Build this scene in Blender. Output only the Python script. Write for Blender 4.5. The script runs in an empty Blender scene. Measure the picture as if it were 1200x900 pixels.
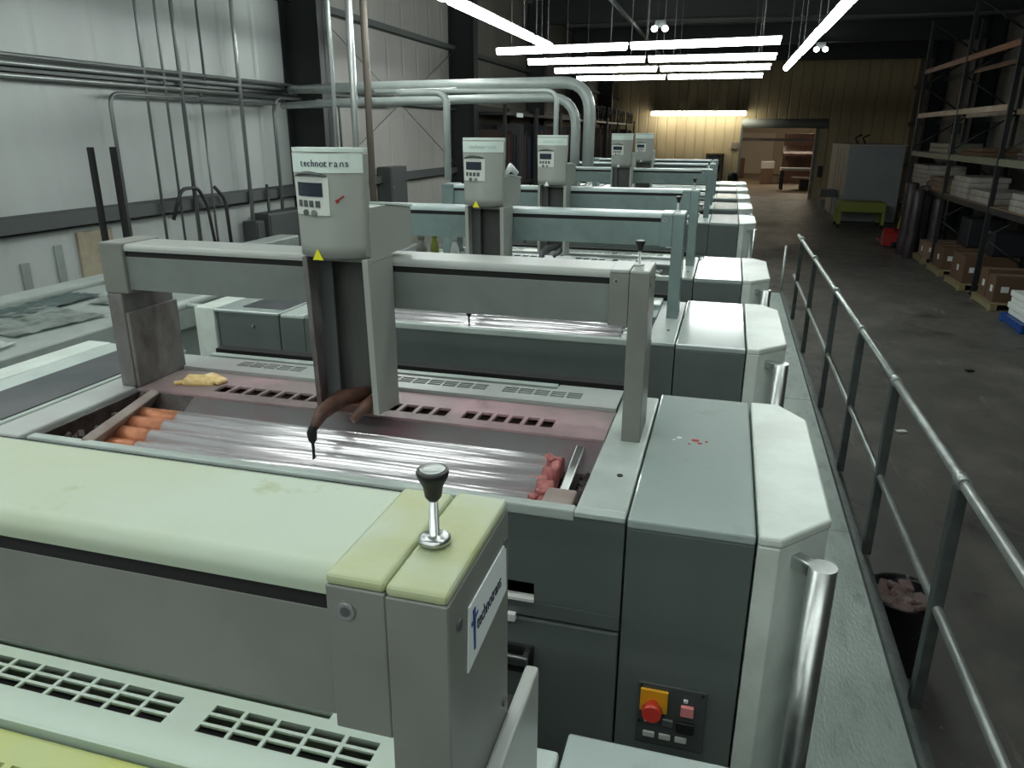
import bpy, bmesh, math, random
from mathutils import Vector, Matrix, Euler
random.seed(7)
PI = math.pi
sc = bpy.context.scene
COL = sc.collection

# ---------------------------------------------------------------- camera
CAM = Vector((0, 0, 2.85))
cd = bpy.data.cameras.new('camera'); cam = bpy.data.objects.new('camera', cd); COL.objects.link(cam)
YAW, PITCH, ROLL, FPX = -0.273033347, 0.324445176, 0.00513607, 874.53
fw = Vector((math.sin(YAW)*math.cos(PITCH), math.cos(YAW)*math.cos(PITCH), -math.sin(PITCH)))
rt = Vector((math.cos(YAW), -math.sin(YAW), 0)); up = rt.cross(fw)
r2 = math.cos(ROLL)*rt + math.sin(ROLL)*up; u2 = -math.sin(ROLL)*rt + math.cos(ROLL)*up
M = Matrix((( r2.x, u2.x, -fw.x, CAM.x), (r2.y, u2.y, -fw.y, CAM.y), (r2.z, u2.z, -fw.z, CAM.z), (0, 0, 0, 1)))
cam.matrix_world = M
cd.sensor_width = 36; cd.sensor_fit = 'HORIZONTAL'; cd.lens = 36*FPX/1200; cd.clip_start = 0.03; cd.clip_end = 200
sc.camera = cam

# ---------------------------------------------------------------- world, exposure
w = bpy.data.worlds.new('world'); sc.world = w; w.use_nodes = True
w.node_tree.nodes['Background'].inputs[0].default_value = (0.80, 0.95, 0.90, 1)
w.node_tree.nodes['Background'].inputs[1].default_value = 0.02
sc.view_settings.view_transform = 'Standard'; sc.view_settings.look = 'None'
sc.view_settings.gamma = 1; sc.view_settings.use_curve_mapping = False
sc.view_settings.exposure = 0.46
LAMP = 20.0          # luminance of the fluorescent lenses
LAMPC = (0.93, 1.0, 0.96, 1)

# ---------------------------------------------------------------- materials
def nt(name):
    m = bpy.data.materials.new(name); m.use_nodes = True
    n = m.node_tree.nodes; l = m.node_tree.links
    return m, n, l, n['Principled BSDF']
def mat(name, c, rough=0.5, metal=0.0, c2=None, scale=6.0, lo=0.4, hi=0.65, detail=6, stain=None, sscale=3.0, slo=0.55, shi=0.7, bump=0.0, bscale=60, stretch=(1, 1, 1), emit=0, coat=0):
    """surface colour with dirt blotches (c2) and a second layer of stains"""
    m, n, l, b = nt(name)
    b.inputs['Base Color'].default_value = (*c, 1); b.inputs['Roughness'].default_value = rough; b.inputs['Metallic'].default_value = metal
    tc = n.new('ShaderNodeTexCoord'); mp = n.new('ShaderNodeMapping'); l.new(tc.outputs['Object'], mp.inputs[0]); mp.inputs['Scale'].default_value = stretch
    col = None
    def layer(prev, newc, s, a, z, seed):
        no = n.new('ShaderNodeTexNoise'); no.noise_dimensions = '4D'; no.inputs['W'].default_value = seed
        no.inputs['Scale'].default_value = s; no.inputs['Detail'].default_value = detail; no.inputs['Roughness'].default_value = .62
        l.new(mp.outputs[0], no.inputs['Vector'])
        r = n.new('ShaderNodeMapRange'); r.inputs[1].default_value = a; r.inputs[2].default_value = z; l.new(no.outputs[0], r.inputs[0])
        mx = n.new('ShaderNodeMix'); mx.data_type = 'RGBA'; l.new(r.outputs[0], mx.inputs[0])
        if prev is None: mx.inputs[6].default_value = (*c, 1)
        else: l.new(prev, mx.inputs[6])
        mx.inputs[7].default_value = (*newc, 1)
        return mx.outputs[2]
    if c2: col = layer(col, c2, scale, lo, hi, 1.3)
    if stain: col = layer(col, stain, sscale, slo, shi, 7.7)
    if col: l.new(col, b.inputs['Base Color'])
    if bump:
        no = n.new('ShaderNodeTexNoise'); no.inputs['Scale'].default_value = bscale; l.new(mp.outputs[0], no.inputs['Vector'])
        bu = n.new('ShaderNodeBump'); bu.inputs['Strength'].default_value = bump; bu.inputs['Distance'].default_value = .01
        l.new(no.outputs[0], bu.inputs['Height']); l.new(bu.outputs[0], b.inputs['Normal'])
    if emit:
        b.inputs['Emission Color'].default_value = (*c, 1); b.inputs['Emission Strength'].default_value = emit
    if coat: b.inputs['Coat Weight'].default_value = coat; b.inputs['Coat Roughness'].default_value = .09
    return m

paint_light = mat('paint_light_grey', (.50, .58, .545), .32, c2=(.40, .46, .43), scale=5, stretch=(1, 1, 1))
paint_top = mat('paint_top_sheet', (.34, .41, .39), .26, coat=1.0, c2=(.32, .39, .37), scale=4, lo=.35, hi=.7, stain=(.25, .30, .29), sscale=11, slo=.6, shi=.8)
paint_white = mat('paint_white', (.66, .74, .69), .35, c2=(.54, .60, .55), scale=7)
paint_dark = mat('paint_dark_grey', (.105, .128, .12), .38, c2=(.125, .15, .14), scale=3, stretch=(1, 1, .3))
paint_mid = mat('paint_gantry', (.18, .205, .19), .36, c2=(.125, .142, .133), scale=6, lo=.4, hi=.75, stain=(.13, .10, .085), sscale=9, slo=.64, shi=.8)
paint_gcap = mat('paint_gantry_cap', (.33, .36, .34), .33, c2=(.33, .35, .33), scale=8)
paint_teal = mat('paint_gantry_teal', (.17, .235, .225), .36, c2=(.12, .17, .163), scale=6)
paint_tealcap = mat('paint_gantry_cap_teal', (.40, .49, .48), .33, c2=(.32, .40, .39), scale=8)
paint_greenish = mat('paint_cap_yellow_stained', (.41, .49, .39), .42, c2=(.36, .41, .25), scale=3.2, lo=.42, hi=.68, stain=(.30, .34, .18), sscale=18, slo=.62, shi=.72)
paint_yel = mat('paint_cap_ink_yellow', (.41, .475, .36), .45, c2=(.37, .40, .17), scale=7, lo=.4, hi=.6, stain=(.22, .22, .10), sscale=22, slo=.62, shi=.72)
paint_post = mat('paint_post', (.20, .212, .19), .42, c2=(.155, .163, .146), scale=4)
paint_poststain = mat('paint_post_stained', (.21, .21, .20), .45, c2=(.14, .135, .128), scale=8, stain=(.06, .03, .03), sscale=9, slo=.47, shi=.66, stretch=(1, 1, .5))
black = mat('black_plastic', (.012, .013, .013), .45)
rubber = mat('black_rubber', (.006, .006, .006), .8)
seam_m = mat('seam_black', (.01, .011, .011), .9)  # near-black tone of the panel joint
chrome = mat('chrome', (.50, .53, .52), .30, 1.0, c2=(.6, .63, .62), scale=30)
steel = mat('brushed_steel', (.55, .57, .56), .30, 1.0, c2=(.40, .42, .41), scale=12, stretch=(.2, 1, 1))
roller = mat('roller_chrome', (.95, .95, .97), .26, .72, c2=(.85, .80, .83), scale=10, stretch=(.3, 1, 1))
railm = mat('rail_galvanised', (.50, .54, .52), .38, .6, c2=(.36, .39, .38), scale=9)
postm = mat('rail_post_grey', (.13, .15, .145), .45, .4, c2=(.09, .10, .10), scale=9)
platm = mat('platform_plate', (.42, .50, .46), .40, .1, c2=(.33, .40, .365), scale=6, lo=.35, hi=.7, stain=(.20, .245, .22), sscale=16, slo=.52, shi=.75, stretch=(1, .35, 1), bump=.25, bscale=90)
platedge = mat('platform_edge', (.10, .12, .115), .5, .3, c2=(.16, .18, .17), scale=12)
cond_light = mat('conduit_bright', (.42, .45, .44), .35, .7)
cond_mid = mat('conduit_grey', (.22, .24, .235), .4, .5)
cond_dark = mat('conduit_dark', (.06, .062, .06), .5, .3)
cond_brown = mat('conduit_brown', (.13, .11, .09), .55, .2)
pipe_m = mat('pipe_galvanised', (.42, .47, .45), .36, .15, c2=(.34, .38, .365), scale=5)
ibeam = mat('beam_black', (.014, .017, .018), .55)
ibeam_b = mat('beam_blue_black', (.010, .018, .022), .6)
girt_m = mat('girt_grey', (.10, .112, .112), .5, .3)
purlin_m = mat('purlin_grey', (.16, .175, .17), .5, .3)
ceil_m = mat('ceiling_dark', (.07, .078, .078), .7, c2=(.10, .11, .105), scale=1)
brown_ink = mat('ink_brown', (.05, .022, .016), .5, c2=(.13, .06, .04), scale=25)
copper_ink = mat('ink_orange', (.55, .22, .11), .35, .3, c2=(.30, .10, .05), scale=14, stain=(.6, .35, .25), sscale=8)
pink_ink = mat('ink_pink', (.45, .16, .15), .45, c2=(.25, .05, .05), scale=30)
strip_brown = mat('strip_brown_ink', (.17, .12, .115), .4, c2=(.10, .055, .05), scale=10, stain=(.45, .27, .30), sscale=3.5, slo=.5, shi=.7)
strip_pink = mat('strip_pink_ink', (.24, .19, .185), .4, c2=(.40, .25, .28), scale=5, lo=.42, hi=.66, stain=(.22, .12, .13), sscale=7, slo=.58, shi=.7)
strip_yel = mat('strip_yellow_ink', (.40, .47, .25), .35, c2=(.42, .46, .13), scale=5, stain=(.35, .45, .35), sscale=3)
pan_pink = mat('pan_steel_pink', (.27, .26, .265), .33, .5, c2=(.30, .16, .20), scale=4, lo=.5, hi=.7)
grime = mat('grime_dark', (.022, .014, .013), .5, c2=(.07, .05, .045), scale=30, stain=(.22, .18, .16), sscale=55, slo=.66, shi=.7)
beige = mat('bracket_beige', (.33, .28, .25), .5, c2=(.26, .20, .18), scale=20)
signwhite = mat('label_white', (.78, .84, .84), .4)
signblue = mat('logo_blue', (.03, .06, .25), .4)
ink_text = mat('logo_dark', (.02, .03, .06), .4)
yellow = mat('yellow_sticker', (.75, .72, .02), .45)
orange = mat('estop_yellow', (.85, .42, .02), .4)
red = mat('estop_red', (.75, .06, .04), .3, coat=.5)
pinkb = mat('button_pink', (.85, .30, .30), .4)
screen = mat('screen_blue', (.022, .03, .045), .25)
headm = mat('head_grey', (.32, .345, .31), .42, c2=(.31, .335, .305), scale=9, stain=(.16, .13, .10), sscale=30, slo=.68, shi=.76)
headtop = mat('head_top_white', (.62, .72, .67), .35)
facem = mat('keypad_grey', (.58, .62, .58), .4)
tealm = mat('label_teal', (.30, .46, .42), .4)
inner_dark = mat('channel_dark', (.035, .04, .04), .35, c2=(.07, .07, .065), scale=6, stretch=(1, 1, .2))
rag = mat('yellow_rag', (.62, .40, .10), .7, c2=(.75, .62, .40), scale=40)
wood = mat('pallet_wood', (.24, .20, .11), .75, c2=(.20, .16, .08), scale=8)
card = mat('cardboard', (.10, .06, .033), .8, c2=(.10, .055, .03), scale=5)
card2 = mat('cardboard_light', (.22, .15, .10), .8, c2=(.16, .11, .08), scale=5)
wrapw = mat('white_wrap', (.34, .33, .30), .5, c2=(.22, .20, .18), scale=6)
wrapd = mat('dark_wrap', (.022, .018, .02), .45, c2=(.06, .048, .052), scale=9, stretch=(1, 1, .2))
rackm = mat('rack_dark', (.012, .014, .016), .5)
rackor = mat('rack_beam_orange', (.30, .12, .06), .5, c2=(.20, .09, .05), scale=3)
racktan = mat('rack_beam_tan', (.36, .26, .19), .5, c2=(.42, .36, .28), scale=2)
rackgr = mat('rack_beam_olive', (.13, .14, .10), .5)
cabm = mat('cabinet_grey', (.30, .33, .34), .45, c2=(.26, .29, .30), scale=1)
cabl = mat('cabinet_side', (.44, .43, .39), .5)
greenc = mat('cart_green', (.22, .26, .04), .5)
redm = mat('jack_red', (.30, .02, .02), .4)
yelm = mat('jack_yellow', (.40, .32, .02), .5)
bluep = mat('pallet_blue', (.01, .06, .25), .4)
paperm = mat('paper_white', (.65, .68, .66), .7)
clut = mat('sheet_clutter', (.42, .48, .45), .35, c2=(.22, .26, .24), scale=10, lo=.45, hi=.6)
benchm = mat('bench_grey', (.26, .30, .28), .4, c2=(.34, .38, .36), scale=5)
white_h = mat('fixture_white', (.75, .78, .76), .4)
boxm = mat('box_grey', (.07, .08, .08), .45)
rag_b = mat('rag_brown', (.16, .10, .09), .9, c2=(.24, .19, .18), scale=14, bump=.6, bscale=30)
bagm = mat('bin_liner_black', (.01, .01, .011), .3, bump=.8, bscale=25)

def emis(name, c, s):
    m, n, l, b = nt(name); b.inputs['Base Color'].default_value = (.8, .8, .8, 1)
    b.inputs['Emission Color'].default_value = c; b.inputs['Emission Strength'].default_value = s
    return m
lampm = emis('fluorescent_lens', LAMPC, LAMP)
lamp_near = emis('fluorescent_lens_near', LAMPC, LAMP*.38)
lamp_far = emis('fluorescent_lens_far', (1, .97, .82, 1), 10)
lamp_warm = emis('lamp_warm', (1, .85, .65, 1), 60)
bulb = emis('emergency_bulb', (1, 1, .96, 1), 14)

def ribbed(name, c, c2, axis, pitch, rough=.5, depth=.5, stain=None):
    m, n, l, b = nt(name)
    tc = n.new('ShaderNodeTexCoord'); sp = n.new('ShaderNodeSeparateXYZ'); l.new(tc.outputs['Object'], sp.inputs[0])
    mu = n.new('ShaderNodeMath'); mu.operation = 'MULTIPLY'; mu.inputs[1].default_value = 1/pitch; l.new(sp.outputs[axis], mu.inputs[0])
    fr = n.new('ShaderNodeMath'); fr.operation = 'FRACT'; l.new(mu.outputs[0], fr.inputs[0])
    pp = n.new('ShaderNodeMath'); pp.operation = 'PINGPONG'; pp.inputs[1].default_value = .5; l.new(fr.outputs[0], pp.inputs[0])
    r = n.new('ShaderNodeMapRange'); r.inputs[1].default_value = .02; r.inputs[2].default_value = .09; l.new(pp.outputs[0], r.inputs[0])
    no = n.new('ShaderNodeTexNoise'); no.inputs['Scale'].default_value = .8; no.inputs['Detail'].default_value = 6
    mp = n.new('ShaderNodeMapping'); mp.inputs['Scale'].default_value = (1, 1, .25); l.new(tc.outputs['Object'], mp.inputs[0]); l.new(mp.outputs[0], no.inputs['Vector'])
    mr = n.new('ShaderNodeMapRange'); mr.inputs[1].default_value = .35; mr.inputs[2].default_value = .65; l.new(no.outputs[0], mr.inputs[0])
    mx = n.new('ShaderNodeMix'); mx.data_type = 'RGBA'; mx.inputs[6].default_value = (*c, 1); mx.inputs[7].default_value = (*c2, 1); l.new(mr.outputs[0], mx.inputs[0])
    l.new(mx.outputs[2], b.inputs['Base Color'])
    bu = n.new('ShaderNodeBump'); bu.inputs['Strength'].default_value = depth; bu.inputs['Distance'].default_value = .03
    l.new(r.outputs[0], bu.inputs['Height']); l.new(bu.outputs[0], b.inputs['Normal'])
    b.inputs['Roughness'].default_value = rough
    return m
wall_l_m = ribbed('wall_liner_white', (.56, .60, .585), (.40, .43, .42), 1, .62, .42, .3)
wall_b_m = ribbed('wall_ribbed_tan', (.66, .53, .31), (.56, .44, .26), 0, .45, .5, .9)
wall_r_m = ribbed('wall_ribbed_grey', (.24, .23, .205), (.17, .165, .15), 1, .5, .5, .6)

def floor_mat():
    m, n, l, b = nt('concrete_floor')
    tc = n.new('ShaderNodeTexCoord')
    def noise(s, d, st=(1, 1, 1), w=0):
        mp = n.new('ShaderNodeMapping'); mp.inputs['Scale'].default_value = st; l.new(tc.outputs['Object'], mp.inputs[0])
        no = n.new('ShaderNodeTexNoise'); no.noise_dimensions = '4D'; no.inputs['W'].default_value = w
        no.inputs['Scale'].default_value = s; no.inputs['Detail'].default_value = d; no.inputs['Roughness'].default_value = .65; l.new(mp.outputs[0], no.inputs['Vector'])
        return no.outputs[0]
    def rng(o, a, z):
        r = n.new('ShaderNodeMapRange'); r.inputs[1].default_value = a; r.inputs[2].default_value = z; l.new(o, r.inputs[0]); return r.outputs[0]
    def mix(f, a, c):
        mx = n.new('ShaderNodeMix'); mx.data_type = 'RGBA'; l.new(f, mx.inputs[0])
        if isinstance(a, tuple): mx.inputs[6].default_value = (*a, 1)
        else: l.new(a, mx.inputs[6])
        mx.inputs[7].default_value = (*c, 1); return mx.outputs[2]
    x = mix(rng(noise(.9, 8), .35, .65), (.125, .118, .105), (.085, .085, .078))
    x = mix(rng(noise(1.6, 9, (1, .6, 1), 4), .50, .66), x, (.17, .16, .142))
    x = mix(rng(noise(5, 10, (1, .25, 1), 9), .60, .70), x, (.25, .24, .22))
    x = mix(rng(noise(1.3, 8, (1, 1, 1), 14), .56, .68), x, (.045, .042, .038))
    x = mix(rng(noise(14, 8, (1, 1, 1), 31), .66, .72), x, (.30, .29, .27))
    l.new(x, b.inputs['Base Color']); b.inputs['Roughness'].default_value = .42
    l.new(rng(noise(3, 6, (1, 1, 1), 20), -.4, 1.4), b.inputs['Roughness'])
    return m
floor_m = floor_mat()
floor_far = mat('floor_far_room', (.30, .24, .16), .5, c2=(.24, .19, .13), scale=1)
wall_far_m = mat('wall_far_room', (.50, .42, .30), .6)

# ---------------------------------------------------------------- mesh helpers
def tag(o, label=None, cat=None, group=None, kind=None):
    if label: o['label'] = label
    if cat: o['category'] = cat
    if group: o['group'] = group
    if kind: o['kind'] = kind
    return o
def thing(name, loc, label, cat, group=None):
    o = bpy.data.objects.new(name, None); o.empty_display_size = .1; COL.objects.link(o); o.location = loc
    o['wl'] = 0; del o['wl']
    return tag(o, label, cat, group)
def wloc(o):
    v = Vector((0, 0, 0))
    while o is not None: v += o.location; o = o.parent
    return v
class MB:
    """collects shapes given in world coordinates; build() links them as one mesh"""
    def __init__(s): s.bm = bmesh.new()
    def box(s, x0, x1, y0, y1, z0, z1, bev=0.0, seg=2):
        t = bmesh.new()
        bmesh.ops.create_cube(t, size=1)
        for v in t.verts: v.co = Vector(((x0+x1)/2+v.co.x*(x1-x0), (y0+y1)/2+v.co.y*(y1-y0), (z0+z1)/2+v.co.z*(z1-z0)))
        if bev: bmesh.ops.bevel(t, geom=list(t.edges), offset=bev, segments=seg, affect='EDGES', profile=.5)
        return s._join(t)
    def _join(s, t, mtx=None):
        me = bpy.data.meshes.new('tmp'); t.to_mesh(me); t.free()
        if mtx: me.transform(mtx)
        s.bm.from_mesh(me); bpy.data.meshes.remove(me); return s
    def rbox(s, c, size, rot=(0, 0, 0), bev=0.0):
        t = bmesh.new(); bmesh.ops.create_cube(t, size=1)
        for v in t.verts: v.co = Vector((v.co.x*size[0], v.co.y*size[1], v.co.z*size[2]))
        if bev: bmesh.ops.bevel(t, geom=list(t.edges), offset=bev, segments=2, affect='EDGES', profile=.5)
        return s._join(t, Matrix.Translation(c) @ Euler(rot).to_matrix().to_4x4())
    def prism(s, pts, axis, a0, a1, bev=0.0):
        """pts: 2D outline in the two other axes (in order), extruded along axis"""
        t = bmesh.new()
        def P(p, a):
            return {0: (a, p[0], p[1]), 1: (p[0], a, p[1]), 2: (p[0], p[1], a)}[axis]
        A = [t.verts.new(P(p, a0)) for p in pts]; B = [t.verts.new(P(p, a1)) for p in pts]
        t.faces.new(A); t.faces.new(B[::-1]); k = len(pts)
        for i in range(k): t.faces.new((A[i], B[i], B[(i+1) % k], A[(i+1) % k]))
        bmesh.ops.recalc_face_normals(t, faces=list(t.faces))
        if bev: bmesh.ops.bevel(t, geom=list(t.edges), offset=bev, segments=2, affect='EDGES', profile=.5)
        return s._join(t)
    def cyl(s, p0, p1, r, r1=None, n=20):
        return s.tube([p0, p1], r, n, r1)
    def tube(s, pts, r, n=12, r1=None):
        pts = [Vector(p) for p in pts]; t = s.bm; rings = []
        k = len(pts); prev = None
        for i, p in enumerate(pts):
            d = (pts[min(i+1, k-1)]-pts[max(i-1, 0)]).normalized()
            if prev is None:
                a = Vector((0, 0, 1)) if abs(d.z) < .9 else Vector((1, 0, 0))
                u = d.cross(a).normalized()
            else:
                u = (prev - d*prev.dot(d)).normalized()
            prev = u; v = d.cross(u)
            rr = r if (r1 is None or i < k-1) else r1
            if isinstance(r, (list, tuple)): rr = r[i]
            rings.append([t.verts.new(p+u*math.cos(2*PI*j/n)*rr+v*math.sin(2*PI*j/n)*rr) for j in range(n)])
        for i in range(k-1):
            for j in range(n):
                f = t.faces.new((rings[i][j], rings[i][(j+1) % n], rings[i+1][(j+1) % n], rings[i+1][j])); f.smooth = True
        t.faces.new(rings[0][::-1]); t.faces.new(rings[-1]); return s
    def lathe(s, base, prof, n=24):
        """prof: list of (r, z) relative to base"""
        b = Vector(base); t = s.bm; rings = []
        for r, z in prof:
            rings.append([t.verts.new(b+Vector((math.cos(2*PI*j/n)*r, math.sin(2*PI*j/n)*r, z))) for j in range(n)])
        for i in range(len(prof)-1):
            for j in range(n):
                f = t.faces.new((rings[i][j], rings[i][(j+1) % n], rings[i+1][(j+1) % n], rings[i+1][j])); f.smooth = True
        t.faces.new(rings[0][::-1]); t.faces.new(rings[-1]); return s
    def quad(s, a, b, c, d):
        t = s.bm; t.faces.new([t.verts.new(p) for p in (a, b, c, d)]); return s
    def build(s, name, m, parent=None, origin=None, label=None):
        bmesh.ops.recalc_face_normals(s.bm, faces=list(s.bm.faces))
        me = bpy.data.meshes.new(name); 
        if origin is None:
            if parent is not None: off = wloc(parent); loc = Vector((0, 0, 0))
            else:
                xs = [v.co for v in s.bm.verts]
                off = Vector(((min(v.x for v in xs)+max(v.x for v in xs))/2, (min(v.y for v in xs)+max(v.y for v in xs))/2, min(v.z for v in xs))); loc = off
        else: off = Vector(origin); loc = off
        for v in s.bm.verts: v.co -= off
        s.bm.to_mesh(me); s.bm.free(); me.materials.append(m)
        o = bpy.data.objects.new(name, me); COL.objects.link(o); o.location = loc
        if parent is not None: o.parent = parent
        if label: o['label'] = label
        return o
def arc(c, r, a0, a1, ax, ay, n=8):
    c = Vector(c); ax = Vector(ax); ay = Vector(ay)
    return [c+ax*math.cos(a0+(a1-a0)*i/n)*r+ay*math.sin(a0+(a1-a0)*i/n)*r for i in range(n+1)]
def bend(pts, rad, n=7):
    """round the corners of a polyline"""
    P = [Vector(p) for p in pts]; out = [P[0]]
    for i in range(1, len(P)-1):
        a = (P[i-1]-P[i]).normalized(); b = (P[i+1]-P[i]).normalized()
        s = P[i]+a*rad; e = P[i]+b*rad
        for k in range(n+1):
            t = k/n; out.append(s*(1-t)**2+P[i]*2*t*(1-t)+e*t*t)
    out.append(P[-1]); return out
def text_mesh(name, body, size, m, parent, origin, right, upv, depth=.0006, align='LEFT', xs=1.0):
    cu = bpy.data.curves.new('txt', 'FONT'); cu.body = body; cu.size = size; cu.extrude = depth; cu.align_x = align; cu.space_character = .95
    to = bpy.data.objects.new('txt', cu); COL.objects.link(to)
    dg = bpy.context.evaluated_depsgraph_get(); me = bpy.data.meshes.new_from_object(to.evaluated_get(dg))
    bpy.data.objects.remove(to); bpy.data.curves.remove(cu)
    r = Vector(right).normalized(); u = Vector(upv).normalized(); nn = r.cross(u)
    mt = Matrix(((r.x*xs, u.x, nn.x, 0), (r.y*xs, u.y, nn.y, 0), (r.z*xs, u.z, nn.z, 0), (0, 0, 0, 1)))
    me.transform(mt); off = Vector(origin)-wloc(parent); me.transform(Matrix.Translation(off))
    me.name = name; me.materials.clear(); me.materials.append(m)
    o = bpy.data.objects.new(name, me); COL.objects.link(o); o.parent = parent; return o
def struct(mb, name, m): return tag(mb.build(name, m), kind='structure')

# ================================================================ SETTING
XL, XR, YB, YF, ZC = -5.5, 7.4, 38.0, -6.0, 6.25
struct(MB().box(XL-.2, XR+.2, YF-.2, YB, -.2, 0), 'floor', floor_m)
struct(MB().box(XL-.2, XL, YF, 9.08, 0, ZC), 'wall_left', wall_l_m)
struct(MB().box(XL-.2, XL, 9.08, 15.05, 0, ZC), 'wall_left_middle', ribbed('wall_liner_brownish', (.42, .41, .38), (.33, .32, .295), 1, .62, .45, .3))  # middle bay in a darker, browner tone
struct(MB().box(XL-.2, XL, 15.05, YB, 0, ZC), 'wall_left_rear', ribbed('wall_ribbed_tan_grey', (.22, .205, .175), (.16, .15, .13), 1, .4, .5, .7))  # rear bays in darker tan-grey ribbed sheet
struct(MB().box(XR, XR+.2, YF, YB, 0, ZC), 'wall_right', wall_r_m)
struct(MB().box(XL-.2, XR+.2, YF-.2, YF, 0, ZC), 'wall_front', wall_l_m)
DX0, DX1, DZ = .42, 3.56, 3.12
struct(MB().box(XL-.2, DX0, YB, YB+.2, 0, ZC).box(DX1, XR+.2, YB, YB+.2, 0, ZC).box(DX0, DX1, YB, YB+.2, DZ, ZC), 'wall_back', wall_b_m)
struct(MB().box(XL-.2, XR+.2, YF-.2, YB+.2, ZC, ZC+.2), 'ceiling', ceil_m)
# far room seen through the opening
struct(MB().box(-3.2, 8, YB, 62, -.2, 0), 'floor_far_room', floor_far)
struct(MB().box(-3.2, 8, 62, 62.2, 0, 5), 'wall_far', wall_far_m)
struct(MB().box(-3.4, -3.2, YB+.2, 62, 0, 5), 'wall_far_left', wall_far_m)
struct(MB().box(8, 8.2, YB+.2, 62, 0, 5), 'wall_far_right', wall_far_m)
struct(MB().box(-3.4, 8.2, YB+.2, 62.2, 5, 5.2), 'ceiling_far', ceil_m)
# opening frame with rolled-up shutter
shutter_m = mat('shutter_grey', (.38, .40, .36), .5)
d = thing('door_1', (2, YB-.1, 0), None, None); d['kind'] = 'structure'
MB().box(DX0-.12, DX0, YB-.06, YB, 0, DZ).box(DX1, DX1+.14, YB-.10, YB, 0, DZ+.2).build('door_frame', paint_post, d)
MB().cyl((DX0-.1, YB-.22, DZ+.2), (DX1+.45, YB-.22, DZ+.2), .20, n=24).build('rolled_shutter', shutter_m, d)
MB().box(DX0, DX1, YB+.2, YB+.25, 2.55, 2.68).build('bottom_bar', racktan, d)
# columns, girts
n_t = [0]
def trim(mb, m):
    n_t[0] += 1; return struct(mb, 'trim_%d' % n_t[0], m)
def ibeam_col(x0, x1, yc, m, z1=ZC, wf=.26):
    s = 1 if x1 > x0 else -1
    mb = MB().box(min(x0, x0+s*.02), max(x0, x0+s*.02), yc-wf/2, yc+wf/2, 0, z1)
    mb.box(min(x1, x1-s*.02), max(x1, x1-s*.02), yc-wf/2, yc+wf/2, 0, z1)
    mb.box(min(x0, x1), max(x0, x1), yc-.008, yc+.008, 0, z1)
    return trim(mb, m)
for yc in (-3.0, 3.0-0.0): pass
for yc in (-2.9, 9.08, 15.05, 21.0, 27.0, 33.0): ibeam_col(XL, XL+.52, yc, ibeam)
for yc in (9.1, 15.1, 21.0, 27.0, 33.0): ibeam_col(XR, XR-.52, yc, ibeam_b, wf=.42)
for yc in (9.1, 15.1, 21.0, 27.0, 33.0):
    trim(MB().box(XL, XR, yc-.1, yc+.1, 5.55, 5.58).box(XL, XR, yc-.1, yc+.1, 6.12, 6.15).box(XL, XR, yc-.006, yc+.006, 5.58, 6.12), ibeam)
for z, t in ((2.13, .072), (4.42, .06), (3.30, .03)):
    trim(MB().box(XL, XL+.10, YF, YB, z-t, z-t+.012).box(XL, XL+.012, YF, YB, z-t, z+t).box(XL+.088, XL+.1, YF, YB, z-t, z+t-.02), girt_m)
for z in (1.6, 3.3, 4.8):
    trim(MB().box(XR-.10, XR, YF, YB, z-.08, z+.08), girt_m)
trim(MB().box(XL, XL+.14, YF, YB, ZC-.2, ZC), purlin_m)
trim(MB().box(XR-.14, XR, YF, YB, ZC-.2, ZC), purlin_m)
y = 7.6
while y < YB-1:
    trim(MB().box(XL+.14, XR-.14, y, y+.012, ZC-.22, ZC).box(XL+.14, XR-.14, y, y+.07, ZC-.22, ZC-.21), purlin_m); y += 1.5
for x in (-2.6,): trim(MB().box(x-.03, x+.03, 8, YB-.1, 5.35, 5.42), purlin_m)
# diagonal rod bracing on the left wall
trim(MB().cyl((XL+.12, 9.5, 4.4), (XL+.12, 15.0, 2.2), .008, n=6), cond_mid)
trim(MB().cyl((XL+.12, 9.5, 2.2), (XL+.12, 15.0, 4.4), .008, n=6), cond_mid)

# ================================================================ LIGHTS
def fixture(p0, p1, label, group, lens=lampm, hang=True, wdt=.14, hgt=.05, name='strip_light', zc=None):
    p0 = Vector(p0); p1 = Vector(p1); c = (p0+p1)/2; L = (p1-p0).length; a = math.atan2(p1.y-p0.y, p1.x-p0.x)
    t = thing(name, c, label, 'ceiling light', group)
    MB().rbox(c+Vector((0, 0, hgt/2+.03)), (L, wdt*.6, .03), (0, 0, a), .004).build('housing', white_h, t)
    mb = MB(); d = (p1-p0).normalized(); s = Vector((-d.y, d.x, 0))
    prof = [(math.cos(PI-.45+(PI+.9)*i/8)*wdt/2, math.sin(PI-.45+(PI+.9)*i/8)*hgt+hgt/2) for i in range(9)]
    A = [mb.bm.verts.new(p0+s*q[0]+Vector((0, 0, q[1]))+d*.02) for q in prof]; B = [mb.bm.verts.new(p1+s*q[0]+Vector((0, 0, q[1]))-d*.02) for q in prof]
    for i in range(8): mb.bm.faces.new((A[i], A[i+1], B[i+1], B[i]))
    mb.bm.faces.new((A[0], B[0], B[8], A[8])); mb.bm.faces.new(A); mb.bm.faces.new(B[::-1])
    mb.build('lens', lens, t)
    if hang:
        for f in (.12, .88):
            q = p0.lerp(p1, f)
            MB().cyl(q+Vector((0, 0, hgt/2+.05)), (q.x, q.y, (zc or ZC)-.005), .006, n=6).build('hanger', cond_dark, t)
    fixture.last = t.name
    return t
LZ = 3.92
rows = [((-3.33, 11.01), (.46, 10.49)), ((-3.31, 12.67), (.51, 12.55)), ((-3.28, 14.51), (.51, 14.40)), ((-3.28, 16.63), (.45, 16.44))]
ord_ = ['nearest and longest-looking', 'second from the front', 'third from the front', 'farthest']
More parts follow.
